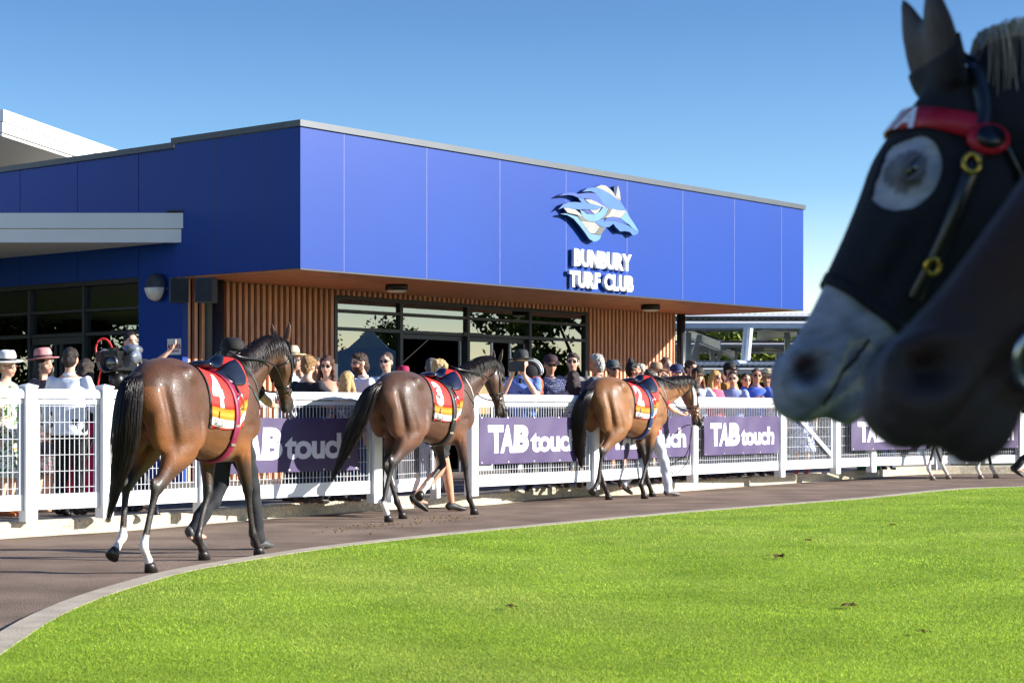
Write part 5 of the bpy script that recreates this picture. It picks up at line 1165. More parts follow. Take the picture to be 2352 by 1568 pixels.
    for s in (-1, 1):
        sh, e, w, h = AR[s]; d = nrm(h - w); sv = np.cross(d, nrm(e - sh) + 1e-3); sv = nrm(sv) if np.linalg.norm(sv) > .1 else np.array((0, 1., 0)); up = np.cross(sv, d)
        for i, (o_, l_) in enumerate(((-.027, .066), (-.009, .076), (.009, .071), (.026, .056))):
            b = w + d * .075 + sv * o_; c1 = b + d * l_ * .45 - up * .006; c2 = c1 + d * l_ * .32 - up * .016; c3 = c2 + d * l_ * .2 - up * .016
            gg.loft([b, c1, c2, c3], [.0085, .008, .0072, .005], 6, sub=1)
        b = w + d * .03 + sv * -.026; gg.loft([b, b + sv * -.022 + d * .022 - up * .006, b + sv * -.03 + d * .048 - up * .012, b + sv * -.03 + d * .062 - up * .016], [.011, .010, .0085, .006], 6, sub=1)
    v2 = [tuple(c) for c in co] + gg.v; n0 = len(co); f2 = fs + [tuple(i + n0 for i in q) for q in gg.f]; bpy.data.meshes.remove(me)
    me = tomesh('body', np.array(v2), f2, np.vstack([col, np.repeat(sk[None], len(gg.v), 0)]))
    obj('body', me, mat('skin', (200, 150, 120), .5, attr='Col', var=.05, scale=40, spec=.35), root)
    # eyes or glasses
    g = Geo()
    if glasses:
        for s in (-1, 1):
            g.ell(HP(.090, s * .034, .016), (.010, .026, .0175), 12, 7, rot=HR @ Matrix.Rotation(s * .25, 3, 'Z')); g.ob(HP(.088, s * .062, .018), HR @ Vector((-.09, s * .018, .002)), HR @ Vector((0, .004, 0)), HR @ Vector((0, 0, .008)))
        g.ob(HP(.098, -.012, .016), HR @ Vector((0, .024, 0)), HR @ Vector((.004, 0, 0)), HR @ Vector((0, 0, .005))); obj('glasses', g, mat('glasses_' + glasses, {'dark': (12, 12, 14), 'amber': (90, 50, 26), 'clear': (70, 74, 80)}[glasses], .12, coat=.8), root, True)
    else:
        for s in (-1, 1): hell((.086, s * .032, .015), (.010, .013, .007), g)
        obj('eyes', g, mat('eye_iris', (36, 30, 28), .2, var=.3, scale=90), root, True)
    # hair
    hmt = mat('hair_%d_%d_%d' % hc, hc, .5, var=.45, scale=22, stretch=(5, 5, .8), bump=.8, bscale=70, spec=.4)
    if hair != 'none':
        g = Geo(); sh_ = hair == 'short' or hair == 'crop' or hair == 'curly'
        hell((-.014, 0, .056 if sh_ else .050), (.094, .083, .088) if sh_ else (.100, .087, .096), g); hell((-.046, 0, .0), (.064, .074, .085), g)
        if hair in ('curly', 'quiff'): hell((.02, 0, .105), (.075, .068, .035), g); hell((.055, 0, .095), (.035, .055, .03), g)
        if hair == 'curly': hell((-.075, 0, -.02), (.045, .066, .09), g)
        if hair in ('long', 'bun', 'longback'):
            for s in (-1, 1): hell((.012, s * .060, .068), (.052, .034, .045), g)
        if hair == 'bun': hell((-.075, 0, .09), (.05, .05, .048), g); hell((-.05, 0, -.05), (.045, .055, .04), g)
        if hair == 'topbun': hell((-.03, 0, .155), (.042, .045, .042), g); hell((.02, 0, .08), (.07, .07, .05), g)
        if hair in ('long', 'longback'):
            g.loft([HP(-.05, 0, .05), HP(-.075, 0, -.06), HP(-.085, 0, -.18), HP(-.10, 0, -.33)], [(.055, .082), (.05, .088), (.045, .092), (.025, .075)], 14, sub=3)
            for s in (-1, 1): g.loft([HP(-.01, s * .07, .03), HP(.0, s * .088, -.06), HP(.01, s * .095, -.16), HP(.03, s * .10, -.28)], [(.045, .022), (.042, .024), (.04, .026), (.02, .014)], 10, sub=3)
        blob('hair', g, .0115, 3, hmt, root, noise=.006 if hair in ('curly', 'bun', 'topbun', 'quiff') else .003, nsc=95 if hair in ('curly', 'bun') else 60)
    if beard:
        g = Geo(); hell((.040, 0, -.078), (.052, .046, .036), g); 
        for s in (-1, 1): hell((.02, s * .052, -.045), (.04, .018, .04), g)
        blob('beard', g, .011, 2, mat('hair_%d_%d_%d' % beard, beard, .6, var=.4, scale=30, bump=.8, bscale=80), root, noise=.002, nsc=90)
    # headwear
    if hat:
        rot = HR @ Matrix.Rotation(R(-4), 3, 'Y'); hm_ = mat('hat_%d_%d_%d' % hatc, hatc, .8, var=.08, scale=20, bump=.2)
        if hat == 'fedora':
            gg = Geo(); gg.lathe([(.098, 0), (.099, .03), (.094, .08), (.078, .112), (.04, .118), (.02, .100), (.0, .098)], 26, HP(-.005, 0, .070), rot=rot); gg.v = [tuple(v) for v in gg.v]
            o = obj('hat', gg, hm_, root, True); gg = Geo(); gg.lathe([(.09, .004), (.12, -.004), (.155, -.012), (.172, -.002), (.171, .002), (.155, -.006), (.12, .004), (.09, .010)], 30, HP(-.002, 0, .070), rot=rot); obj('brim', gg, hm_, o, True)
            gg = Geo(); gg.lathe([(.1005, .002), (.1015, .004), (.100, .032), (.098, .033)], 26, HP(-.005, 0, .072), rot=rot); obj('hat_band', gg, mat('band_%d_%d_%d' % bandc, bandc, .6), o, True)
        elif hat == 'cap':
            gg = Geo(); gg.lathe([(.1, 0), (.102, .02), (.096, .06), (.075, .088), (.04, .102), (.0, .106)], 24, HP(-.004, 0, .050), rot=rot); o = obj('cap', gg, hm_, root, True)
            gg = Geo(); V = []; 
            for j in range(5):
                for i in range(9):
                    a = R(-60 + 15 * i); rad = .09 + .075 * j / 4 * math.cos(R(-60 + 15 * i)) ** .6; p = (rad * math.cos(a), rad * math.sin(a) * .9, .052 - .012 * j / 4 - .012 * math.sin(a) ** 2 * j / 4)
                    V += [p]
            top_ = [HP(*p) for p in V]; bot = [HP(p[0], p[1], p[2] - .005) for p in V]; F2 = [(j * 9 + i, (j + 1) * 9 + i, (j + 1) * 9 + i + 1, j * 9 + i + 1) for j in range(4) for i in range(8)]
            gg.add(top_, F2); gg.add(bot, [q[::-1] for q in F2]); gg.add([top_[36 + i] for i in range(9)] + [bot[36 + i] for i in range(9)], [(i, i + 9, i + 10, i + 1) for i in range(8)]); obj('visor', gg, mat('band_%d_%d_%d' % bandc, bandc, .6), o, True)
        elif hat == 'headband':
            gg = Geo(); pts = [HP(.01 + .0 * a, .09 * math.cos(R(a)), .035 + .108 * math.sin(R(a))) for a in range(-10, 191, 15)]; gg.tube(pts, .010, 8); obj('headband', gg, hm_, root, True)
        elif hat == 'headphones':
            gg = Geo(); pts = [HP(.0, .095 * math.cos(R(a)), .01 + .125 * math.sin(R(a))) for a in range(0, 181, 15)]; gg.tube(pts, .010, 8); o = obj('headphones', gg, mat('black_plastic'), root, True)
            gg = Geo(); [gg.ell(HP(0, s * .095, 0), (.035, .022, .04), rot=HR) for s in (-1, 1)]; obj('ear_cushion', gg, mat('black_plastic'), o, True)
    # clothing
    pm = patmat(*patt) if patt else mat('cloth_%d_%d_%d' % top, top, .85, var=.05, scale=6, bump=.5, bscale=16, sheen=.1)
    e_ = .013; bot_ = .84 if legs_ != 'dress' else .86; g = Geo(); tt = [q for q in tor if q[0][2] <= (1.41 if bare else 1.46)]
    if bare: tt = [q for q in tor if q[0][2] <= 1.33]
    tt = [((0, 0, bot_), .135 * f, .178)] + tt[1:]
    g.loft([T(p) for p, a, b in tt], [(a + e_ + (.01 if i in (0, 1, 2) and not fem else 0), b + e_) for i, (p, a, b) in enumerate(tt)], 18, sub=3)
    for s in (-1, 1):
        sh, e, w, h = AR[s]
        if bare or sleeve == 'none':
            if not bare: g.ell(T((0, s * (sw - .035), 1.40)), (.06, .045, .045))
            continue
        if sleeve == 'short': pts, rd = [sh, sh * .55 + e * .45, sh * .22 + e * .78], [.062, .062, .060]
        elif sleeve == 'half': pts, rd = [sh, sh * .5 + e * .5, e], [.062, .058, .052]
        elif sleeve == 'roll': pts, rd = [sh, sh * .5 + e * .5, e, e * .7 + w * .3], [.062, .056, .052, .050]
        else: pts, rd = [sh, sh * .5 + e * .5, e, e * .5 + w * .5, w], [.062, .056, .051, .047, .037]
        g.ell(sh, (.068, .062, .066)); g.loft(pts, rd, 12, sub=3)
    if legs_ == 'dress':
        g.loft([T((0, 0, 1.04)), (0, 0, .92), (0, 0, .72), (.0, 0, .42)], [(.12, .15), (.15, .19), (.19, .22), (.23, .27)], 18, sub=3)
    blob('dress' if legs_ == 'dress' else 'shirt', g, .014, 4, pm, root, noise=.0055, nsc=30)
    if collar and not bare:
        cm = pm if not tie else pm; g = Geo()
        for s in (-1, 1): g.ob(T((.060, s * .012, 1.435)), T((-.03, s * .070, 1.47)) - T((.060, s * .012, 1.435)), (.018, s * .012, -.028), (.004, s * .004, .004))
        g.lathe([(.064, 0), (.062, .034), (.058, .034), (.060, 0)], 18, T((-.008, 0, 1.452)), squash=1.05); obj('collar', g, pm, root, True)
    if tie:
        g = Geo(); g.loft([T((.085, 0, 1.44)), T((.125, 0, 1.36)), T((.15, 0, 1.2)), T((.15, 0, 1.02))], [(.006, .018), (.006, .022), (.006, .034), (.004, .028)], 8, sub=3); obj('tie', g, mat('tie', tie, .6), root, True)
    if legs_ in ('trousers', 'shorts', 'skirt'):
        g = Geo(); tm = mat('cloth_%d_%d_%d' % lc, lc, .85, var=.06, scale=6, bump=.5, bscale=16)
        if legs_ == 'skirt':
            g.loft([(0, 0, 1.03), (0, 0, .92), (0, 0, .6), (0, 0, .14)], [(.135, .165), (.155, .19), (.19, .22), (.26, .30)], 18, sub=3)
        else:
            g.loft([T((0, 0, 1.02)), (0, 0, .94), (0, 0, .86), (0, 0, .80)], [(.13 * f * f, .165 * f), (.142 * f, .182 * f), (.135 * f, .175), (.09, .12)], 16, sub=2)
            for s in (-1, 1):
                hp, kn, an = sole[s]
                if legs_ == 'shorts': g.loft([hp, hp * .6 + kn * .4, hp * .32 + kn * .68], [(.105, .096), (.095, .09), (.09, .086)], 12, sub=2)
                else: g.loft([hp, hp * .5 + kn * .5, kn, kn * .45 + an * .55, an + np.array((0, 0, -.03))], [(.108 * f, .098 * f), (.095, .088), (.075, .07), (.068, .064), (.066, .06)], 12, sub=3)
        blob({'trousers': 'trousers', 'shorts': 'shorts', 'skirt': 'skirt'}[legs_], g, .0145, 3, tm, root, noise=.006, nsc=26)
    if foot:
        for s in (-1, 1):
            hp, kn, an = sole[s]; g = Geo(); tilt = -.5 if stride * s < 0 else 0
            q = lambda a, c: an + np.array((a * math.cos(tilt) - c * math.sin(tilt) * 0, 0, c + a * math.sin(tilt)))
            g.loft([q(-.065, -.045), q(-.02, -.02), q(.05, -.035), q(.12, -.052), q(.19, -.062)], [(.036, .036), (.058, .044), (.042, .046), (.032, .050), (.018, .034)], 12, sub=2); g.v = [(v[0], v[1], max(v[2], .002) if tilt == 0 else v[2]) for v in g.v]
            blob('shoe', g, .012, 2, mat('shoe_%d_%d_%d' % shoes, shoes, .5, var=.15), root)
    return dict(root=root, HP=HP, AR=AR, k=k, T=T)
def fz(x):      # distance of the fence along column x
    k = (x - PX0) / FPX; q = PL + PP
    for a, b in zip(q, q[1:]):
        t = (k * a.y - a.x) / ((b.x - a.x) - k * (b.y - a.y))
        if 0 <= t <= 1: return a.y + t * (b.y - a.y)
    return q[-1].y
B_, GY, BL, WH = (22, 24, 30), (120, 124, 128), (92, 124, 196), (222, 226, 234)
floral = ('floral_green', 'floral', [(226, 226, 206), (70, 110, 50), (226, 226, 206), (160, 140, 60)], 7, .8, (.45, .52))
PPL = [
 ('woman in a white fedora and patterned green dress at the left edge', dict(x=14, yh=838, Z=fz(14) + 1.0, face=75, hair='short', hc=(190, 160, 110), patt=floral, legs_='dress', skin='fair', glasses='amber', hat='fedora', hatc=(226, 224, 220), bandc=(28, 28, 32), fem=True, shoes=(176, 96, 40), sleeve='short', collar=False, foot=True)),
 ('woman in a pink felt hat with long dark hair, smiling to the right', dict(x=98, yh=832, Z=fz(98) + 1.5, face=70, hair='long', hc=(36, 24, 22), patt=('floral_dark', 'floral', [(84, 70, 84), (150, 120, 120), (60, 84, 80), (120, 60, 70)], 16, .8, (.45, .52)), legs_='dress', hat='fedora', hatc=(208, 140, 140), bandc=(70, 40, 44), fem=True, collar=False, sleeve='half', armL='fold', shoes=(196, 150, 120))),
 ('man in a white shirt seen from behind next to the pink hat', dict(x=160, yh=822, Z=fz(160) + .62, face=172, hair='short', hc=(44, 32, 28), top=(224, 230, 244), sleeve='long', lc=(22, 22, 24), armR='fold', shoes=(30, 28, 28), fat=1.08)),
 ('long haired woman in a hot pink skirt behind the white shirted man', dict(x=194, yh=846, Z=fz(194) + 1.5, face=150, hair='longback', hc=(58, 46, 38), top=(40, 36, 40), legs_='skirt', lc=(206, 24, 88), fem=True, collar=False, shoes=(30, 28, 28))),
 ('television camera operator in headphones behind the camera', dict(x=310, yh=838, Z=fz(300) + 1.0, face=-20, hair='short', hc=(30, 26, 26), top=(26, 26, 30), sleeve='short', hat='headphones', armR='cam', armL='cam', lc=B_, beard=(120, 70, 44), collar=False)),
 ('dark haired man in a black shirt bracing one raised arm on the wall sign', dict(x=297, yh=785, Z=23.5, face=90, headturn=-55, H=1.90, z0=.27, XY=((297 - PX0) / FPX * 23.5, 23.5), hair='short', hc=(26, 20, 20), top=(24, 26, 30), sleeve='short', armR='down', armL=((.25, .22, 1.37), (.44, .22, 1.54), (.54, .22, 1.65)), lc=(40, 40, 46), collar=False)),
 ('man in a straw hat and blue patterned shirt beside the horse blinker', dict(x=668, yh=826, Z=fz(668) + 1.1, face=80, hair='short', hc=(120, 110, 100), patt=('print_blue', 'floral', [(232, 234, 240), (84, 112, 176), (232, 234, 240), (120, 150, 200)], 16, .8, (.47, .55)), hat='fedora', hatc=(226, 206, 160), bandc=(110, 100, 84), glasses='dark', skin='tan')),
 ('woman with a blonde bun and black top leaning on the rail, back turned', dict(x=706, yh=838, Z=fz(706) + .45, face=155, hair='bun', hc=(150, 112, 70), top=(24, 26, 36), sleeve='short', armR='rail', armL='hip', fem=True, collar=False, lc=(28, 32, 60))),
 ('man with grey hair and glasses half hidden behind the blonde bun', dict(x=728, yh=842, Z=fz(728) + 1.6, face=10, hair='short', hc=(90, 80, 74), top=(80, 90, 120), glasses='clear', skin='tan')),
 ('woman with long brown hair, white rimmed sunglasses and bare shoulders', dict(x=752, yh=838, Z=fz(752) + .9, face=-12, hair='long', hc=(84, 54, 40), bare=True, top=(60, 50, 60), glasses='dark', fem=True, legs_='trousers', lc=(98, 124, 176), skin='fair', armL='fold')),
 ('long straight blonde hair with a pale headband, facing away by the rail', dict(x=796, yh=872, Z=fz(796) + .45, face=150, hair='longback', hc=(196, 160, 104), patt=('print_navy', 'floral', [(70, 90, 120), (200, 205, 200), (60, 76, 104), (150, 150, 120)], 22, .8, (.5, .6)), hat='headband', hatc=(222, 214, 196), fem=True, collar=False, lc=(40, 60, 110))),
 ('bearded man with curly brown mullet and white shirt looking left', dict(x=828, yh=832, Z=fz(828) + .9, face=-60, hair='curly', hc=(62, 44, 34), top=(228, 232, 246), sleeve='roll', glasses='clear', beard=(86, 50, 34), armR='rail', lc=(60, 90, 140), fat=1.1, lean=8)),
 ('short haired man in dark sunglasses and white shirt below the marquee reflection', dict(x=888, yh=829, Z=fz(880) + 2.4, face=-8, hair='crop', hc=(70, 54, 44), top=(224, 228, 240), glasses='dark', lc=(50, 54, 70))),
 ('person in a magenta hat deep behind the brown horse', dict(x=925, yh=868, Z=26.0, face=20, hair='short', hc=(60, 40, 34), hat='fedora', hatc=(150, 20, 70), bandc=(120, 10, 50), top=(60, 20, 50), fem=True, collar=False, lc=(60, 20, 50), H=1.6)),
 ('grey haired man facing away by the fence opening in white trousers', dict(x=990, yh=842, Z=22.6, face=170, hair='short', hc=(92, 88, 92), top=(70, 74, 90), lc=(224, 224, 232), shoes=(130, 76, 48), XY=None)),
 ('man in a black fedora photographing with a dark tablet held up', dict(x=1198, yh=832, Z=fz(1198) + .5, face=-8, hair='short', hc=(120, 100, 90), top=(96, 128, 200), sleeve='short', hat='fedora', hatc=(44, 48, 50), bandc=(24, 24, 26), armL='phone', armR='phone', tie=(18, 18, 26), fat=1.12, lc=B_, shoes=(24, 22, 22), skin='fair')),
 ('older man in a maroon cap and navy dotted shirt', dict(x=1263, yh=836, Z=fz(1263) + 1.2, face=25, hair='short', hc=(150, 146, 142), patt=('dots_navy', 'dots', [(196, 204, 222), (30, 40, 84)], 46, .8, (.22, .5)), hat='cap', hatc=(52, 24, 40), bandc=(50, 26, 42), glasses='dark', skin='tan', armL='fold', lc=(40, 44, 60))),
 ('tall smiling man in black sunglasses and grey brown shirt', dict(x=1316, yh=830, Z=fz(1316) + 1.3, face=-5, hair='quiff', hc=(54, 38, 30), top=(136, 128, 132), sleeve='long', glasses='dark', skin='fair', lc=(50, 50, 56))),
 ('long dark haired woman facing away in a white floral blouse', dict(x=1316, yh=868, Z=fz(1316) + .5, face=175, hair='longback', hc=(46, 30, 30), patt=('print_cream', 'floral', [(228, 226, 218), (90, 90, 84), (228, 226, 218), (190, 150, 90)], 15, .8, (.40, .47)), fem=True, collar=False, lc=(150, 130, 100))),
 ('silver haired man in a dark grey jacket turned to the left', dict(x=1372, yh=832, Z=fz(1372) + .9, face=-110, hair='curly', hc=(176, 172, 168), top=(78, 88, 96), sleeve='long', skin='tan', lc=(60, 60, 66))),
 ('man in a grey green cap and sunglasses behind the silver haired man', dict(x=1407, yh=846, Z=fz(1407) + 1.3, face=25, hair='short', hc=(80, 70, 60), hat='cap', hatc=(66, 76, 80), bandc=(80, 90, 92), glasses='dark', top=(90, 60, 60), skin='tan')),
 ('woman with a dark top bun looking right at the light bay horse', dict(x=1452, yh=848, Z=fz(1452) + .9, face=80, hair='topbun', hc=(26, 20, 24), top=(170, 30, 50), fem=True, collar=False, sleeve='none', lc=(90, 40, 50), skin='tan')),
 ('woman in a brown felt hat and large dark sunglasses', dict(x=1506, yh=856, Z=fz(1506) + .8, face=10, hair='short', hc=(90, 60, 44), hat='fedora', hatc=(164, 132, 104), bandc=(120, 96, 74), glasses='dark', fem=True, collar=False, patt=('print_bw', 'floral', [(228, 222, 220), (30, 30, 36)], 30, .8, (.5, .6)), skin='fair', armL='brow')),
 ('balding man with thin glasses standing behind the brown felt hat', dict(x=1528, yh=838, Z=fz(1528) + 1.7, face=40, hair='crop', hc=(120, 88, 60), glasses='clear', top=(60, 60, 70), skin='fair')),
 ('older man in a navy cap and blue shirt looking down', dict(x=1553, yh=852, Z=fz(1553) + .8, face=15, hair='short', hc=(190, 186, 180), hat='cap', hatc=(30, 48, 92), bandc=(38, 58, 110), top=(84, 122, 200), skin='fair', headlow=.02)),
 ('curly dark haired man behind the woman in the black cap', dict(x=1585, yh=844, Z=fz(1585) + 1.6, face=30, hair='quiff', hc=(70, 52, 40), top=(60, 60, 90), skin='fair')),
 ('brown haired woman in a black cap holding the rail', dict(x=1603, yh=862, Z=fz(1603) + .6, face=0, hair='long', hc=(120, 72, 40), hat='cap', hatc=(44, 42, 38), bandc=(96, 92, 84), top=(206, 214, 236), fem=True, sleeve='short', collar=False, armL='rail', skin='fair', lean=8)),
 ('blonde woman in dark sunglasses and a pink top looking right', dict(x=1641, yh=866, Z=fz(1641) + .6, face=50, hair='longback', hc=(206, 160, 92), glasses='dark', fem=True, top=(214, 90, 120), sleeve='none', collar=False, skin='tan', lc=(60, 70, 150))),
 ('dark haired person in a black cap behind the couple at the rail', dict(x=1675, yh=850, Z=fz(1675) + 1.5, face=60, hair='short', hc=(30, 24, 22), hat='cap', hatc=(22, 20, 22), bandc=(24, 22, 24), top=(180, 120, 50), skin='fair')),
 ('smiling man in round sunglasses and pale blue polo shirt', dict(x=1684, yh=868, Z=fz(1684) + .6, face=-10, hair='short', hc=(46, 34, 30), glasses='dark', top=(148, 168, 224), skin='fair', armL='rail', armR='rail', lean=8, lc=(40, 44, 90))),
 ('person with sunglasses pushed up on dark hair behind the blue shirt', dict(x=1712, yh=872, Z=fz(1712) + 1.4, face=20, hair='short', hc=(40, 34, 34), top=(206, 40, 48), skin='fair', glasses='clear')),
 ('stocky man in a bright blue polo leaning folded arms on the rail', dict(x=1737, yh=862, Z=fz(1737) + .55, face=0, hair='crop', hc=(84, 66, 54), glasses='dark', top=(78, 112, 214), skin='tan', armL='rail', armR='rail', lean=12, fat=1.15, lc=(30, 36, 90))),
 ('person in a blue floral shirt half hidden by the grey muzzle', dict(x=1785, yh=880, Z=fz(1785) + .6, face=20, hair='short', hc=(80, 60, 50), patt=('print_violet', 'floral', [(226, 226, 240), (84, 84, 150), (226, 226, 240)], 18, .8, (.47, .55)), skin='tan', armL='rail', armR='rail', lean=10, lc=(60, 60, 90))),
 ('woman in a blue and white flowery dress behind the gate', dict(x=1842, yh=890, Z=fz(1842) + .7, face=-20, hair='long', hc=(70, 50, 40), patt=('print_sky', 'floral', [(230, 234, 244), (70, 96, 180), (230, 234, 244)], 14, .8, (.44, .56)), legs_='dress', fem=True, collar=False, skin='fair', shoes=(140, 60, 50))),
 ('white haired woman with a red and white feather headpiece by horse 2', dict(x=1468, yh=853, Z=fz(1468) + 1.5, face=60, hair='curly', hc=(214, 206, 190), top=(196, 24, 50), fem=True, collar=False, skin='pale', lc=(180, 30, 50))),
 ('dark haired man in a maroon top far behind the navy cap', dict(x=1567, yh=858, Z=fz(1567) + 2.6, face=10, hair='short', hc=(40, 30, 28), top=(110, 40, 50), skin='tan')),
 ('woman with auburn hair standing behind the blonde woman in pink', dict(x=1656, yh=872, Z=fz(1656) + 2.2, face=-30, hair='long', hc=(120, 60, 40), top=(150, 170, 220), fem=True, skin='fair', collar=False)),
 ('man in a pale straw hat behind the stocky man in blue', dict(x=1762, yh=868, Z=fz(1762) + 2.0, face=-20, hair='short', hc=(150, 140, 130), hat='fedora', hatc=(214, 200, 164), bandc=(80, 60, 50), top=(200, 204, 210), skin='tan')),
 ('tall man in a charcoal shirt behind the straw hat and blonde bun', dict(x=690, yh=836, Z=fz(690) + 2.6, face=-20, hair='quiff', hc=(60, 48, 40), top=(66, 70, 80), skin='fair', glasses='clear')),
 ('person in light blue trousers behind the shaded banner', dict(x=2040, yh=905, Z=fz(2040) + .8, face=150, hair='short', hc=(80, 60, 50), top=(150, 160, 190), lc=(130, 160, 210), skin='fair')),
]
for lb, kw in PPL: PERSON(lb, **kw)
sq = ((297 - PX0) / FPX * 23.5, 23.5)
tag(obj('step_box', Geo().ob((sq[0] - .35, sq[1] - .3, .148), (.7, 0, 0), (0, .6, 0), (0, 0, .122)).ob((sq[0] - .33, sq[1] - .32, .16), (.66, 0, 0), (0, .018, 0), (0, 0, .09)), mat('step_grey', (90, 92, 96), .8)), 'low grey step box under the man with the raised arm', 'step')
# ---------------------------------------------------------------- handlers leading the horses
# black clad strapper on the far side of horse 4
q = G(515, 1262); HA = PERSON('strapper in black leading the number 4 horse, mostly hidden by it', x=528, yh=838, Z=15.3, fat=1.12, face=150, H=1.74, hair='short', hc=(24, 22, 22), top=(24, 24, 28), sleeve='short', lc=(26, 28, 34), skin='fair', hat='cap', hatc=(20, 20, 22), bandc=(20, 20, 22),
   armL='down', armR=((.12, .26, 1.26), (.33, .20, 1.20), (.42, .18, 1.26)), stride=-.26, z0=0., shoes=(70, 72, 72), collar=False, XY=((530 - PX0) / FPX * 15.1, 15.1))
HB_ = PERSON('blonde strapper in shorts and ankle boots holding the saddle of horse 3', x=980, yh=858, Z=20.9, face=120, H=1.74, hair='bun', hc=(190, 160, 110), top=(206, 34, 34), sleeve='short', legs_='shorts', lc=(34, 36, 42), skin='tan', armL='down', armR=((.16, .24, 1.30), (.36, .16, 1.37), (.45, .14, 1.37)),
   stride=.24, z0=0., shoes=(36, 34, 34), fem=True, collar=False, XY=((1008 - PX0) / FPX * 20.9, 20.9))
HC_ = PERSON('short haired strapper in pale trousers leading the number 2 horse', x=1478, yh=862, Z=24.8, face=120, H=1.72, hair='short', hc=(74, 58, 46), top=(190, 40, 44), sleeve='short', lc=(206, 212, 228), skin='fair', armL='down', armR=((.18, .24, 1.22), (.40, .18, 1.14), (.48, .16, 1.12)),
   stride=-.27, z0=0., shoes=(90, 84, 82), collar=False, XY=((1492 - PX0) / FPX * 24.75, 24.75))
def lead(lb, H_, pp_, hd_, rt):
    a = rt['root'].matrix_world if False else None
# loop of lead rope hanging from horse 2's bit
def wpt(info, p):
    r = info['root']; c, s = math.cos(r.rotation_euler.z), math.sin(r.rotation_euler.z); k = r.scale[0]; return Vector((r.location.x + k * (p[0] * c - p[1] * s), r.location.y + k * (p[0] * s + p[1] * c), r.location.z + k * p[2]))
q = wpt(h2, h2['Hp'](.42, -.065, -.05)); g = Geo(); o = Vector(q)
P2 = [(0, 0, 0), (-.06, .0, -.12), (-.10, -.02, -.35), (-.12, 0, -.62), (-.22, 0, -.78), (-.33, -.03, -.84), (-.38, 0, -.76), (-.28, .02, -.66), (-.16, 0, -.58), (-.09, .02, -.36), (-.09, .02, -.18), (-.2, .04, -.2), (-.34, .05, -.32), (-.44, .06, -.28)]
g.tube([Vector(p) for p in P2], .007, 6, sub=4); t = obj('lead_rope', g, mat('black_leather')); t.location = o; tag(t, 'black lead rope hanging in a loop below the light bay horse head', 'rope')
# ---- television camera on its tripod
tc_ = Vector(((262 - PX0) / FPX * (fz(262) + .55), fz(262) + .55, .15))
cam_z = CH + (HY - 832) / FPX * tc_.y - .15
tv = thing('broadcast_camera', 'black shoulder television camera with round lens and red cable', 'camera', tc_ + Vector((0, 0, cam_z)), R(-14))
bk = mat('black_plastic')
g = Geo(); g.box((-.02, .12, .02), (.16, .34, .19)); g.box((-.02, .34, .0), (.15, .12, .22)); g.box((-.02, .1, .13), (.05, .26, .03)); g.box((-.13, .0, .05), (.07, .12, .09)); b = obj('camera_body', g, bk, tv)
g = Geo(); rot = Matrix.Rotation(R(90), 3, 'X'); g.lathe([(.055, -.05), (.06, .0), (.062, .06), (.085, .09), (.088, .17), (.078, .17), (.072, .13)], 28, (.02, 0, -.01), rot=rot); obj('lens', g, bk, tv, True)
g = Geo(); g.ell((.02, -.125, -.01), (.07, .012, .07), rot=None); obj('lens_glass', g, mat('lens_glass', (20, 30, 50), .03, coat=1.), tv, True)
g = Geo(); g.ell((.10, .20, .13), (.10, .11, .055)); g.ell((.15, .16, .06), (.05, .10, .07)); obj('rain_cover', g, mat('clear_foil', (120, 128, 140), .12, var=.5, scale=14, coat=.8, bump=1, bscale=18), tv, True)
g = Geo(); g.ell((-.15, .1, .02), (.07, .12, .12)); obj('rain_cover', g, mat('grey_foil', (104, 106, 112), .3, var=.3, scale=9, bump=1, bscale=14), tv, True)
g = Geo(); g.tube([(-.06, .1, .12), (-.10, .1, .20), (-.14, .08, .235), (-.19, .06, .22), (-.215, .04, .14), (-.19, .03, .02)], .010, 8, sub=4); g.tube([(.0, .05, .13), (-.08, .0, .07), (-.13, -.02, -.08), (-.17, -.02, -.28), (-.18, -.02, -.5)], .009, 8, sub=4); obj('cable', g, mat('cable_red', (200, 30, 34), .4), tv, True)
g = Geo(); g.tube([(.0, .3, -.14), (-.1, .42, -.2), (-.35, .5, -.22)], .012, 8, sub=3); g.tube([(-.33, .49, -.215), (-.45, .53, -.225)], .02, 8); obj('pan_bar', g, bk, tv, True)
tp = thing('tripod', 'black tripod carrying the television camera', 'tripod', tc_)
g = Geo(); g.lathe([(.07, cam_z - .24), (.08, cam_z - .16), (.06, cam_z - .10)], 16, (0, .12, 0)); obj('head', g, bk, tp, True)
for a in (90, 210, 330):
    g = Geo(); d = Vector((math.cos(R(a)), math.sin(R(a)), 0)); p0 = Vector((0, .12, cam_z - .2))
    for s in (-.02, .02): w_ = Vector((-d.y, d.x, 0)) * s; g.tube([p0 + d * .05 + w_, p0 * 1 + d * .3 + w_ * .8 - Vector((0, 0, (cam_z - .2) * .55)), Vector((0, .12, .03)) + d * .5], .011, 6)
    L_ = obj('leg', g, bk, tp); obj('foot', Geo().lathe([(.05, 0), (.045, .02), (.03, .04), (.02, .09)], 12, Vector((0, .12, 0)) + d * .5), bk, L_, True)
# tablet in the photographer's hands
rt = [o for o in SC.objects if o.get('label', '').startswith('man in a black fedora')][0]
k = rt.scale[0]; tb = thing('tablet', 'dark tablet held up in front of the face under the black fedora', 'tablet', rt.matrix_basis @ Vector((.385, -.01, 1.585)), rt.rotation_euler.z)
obj('case', Geo().box((0, .0, 0), (.010, .20, .13)), mat('tablet_case', (50, 52, 58), .4), tb); obj('camera_lens', Geo().lathe([(.009, 0), (.009, .003), (.002, .003)], 12, (.005, -.085, .05), rot=Matrix.Rotation(R(90), 3, 'Y')), mat('lens_glass'), tb)
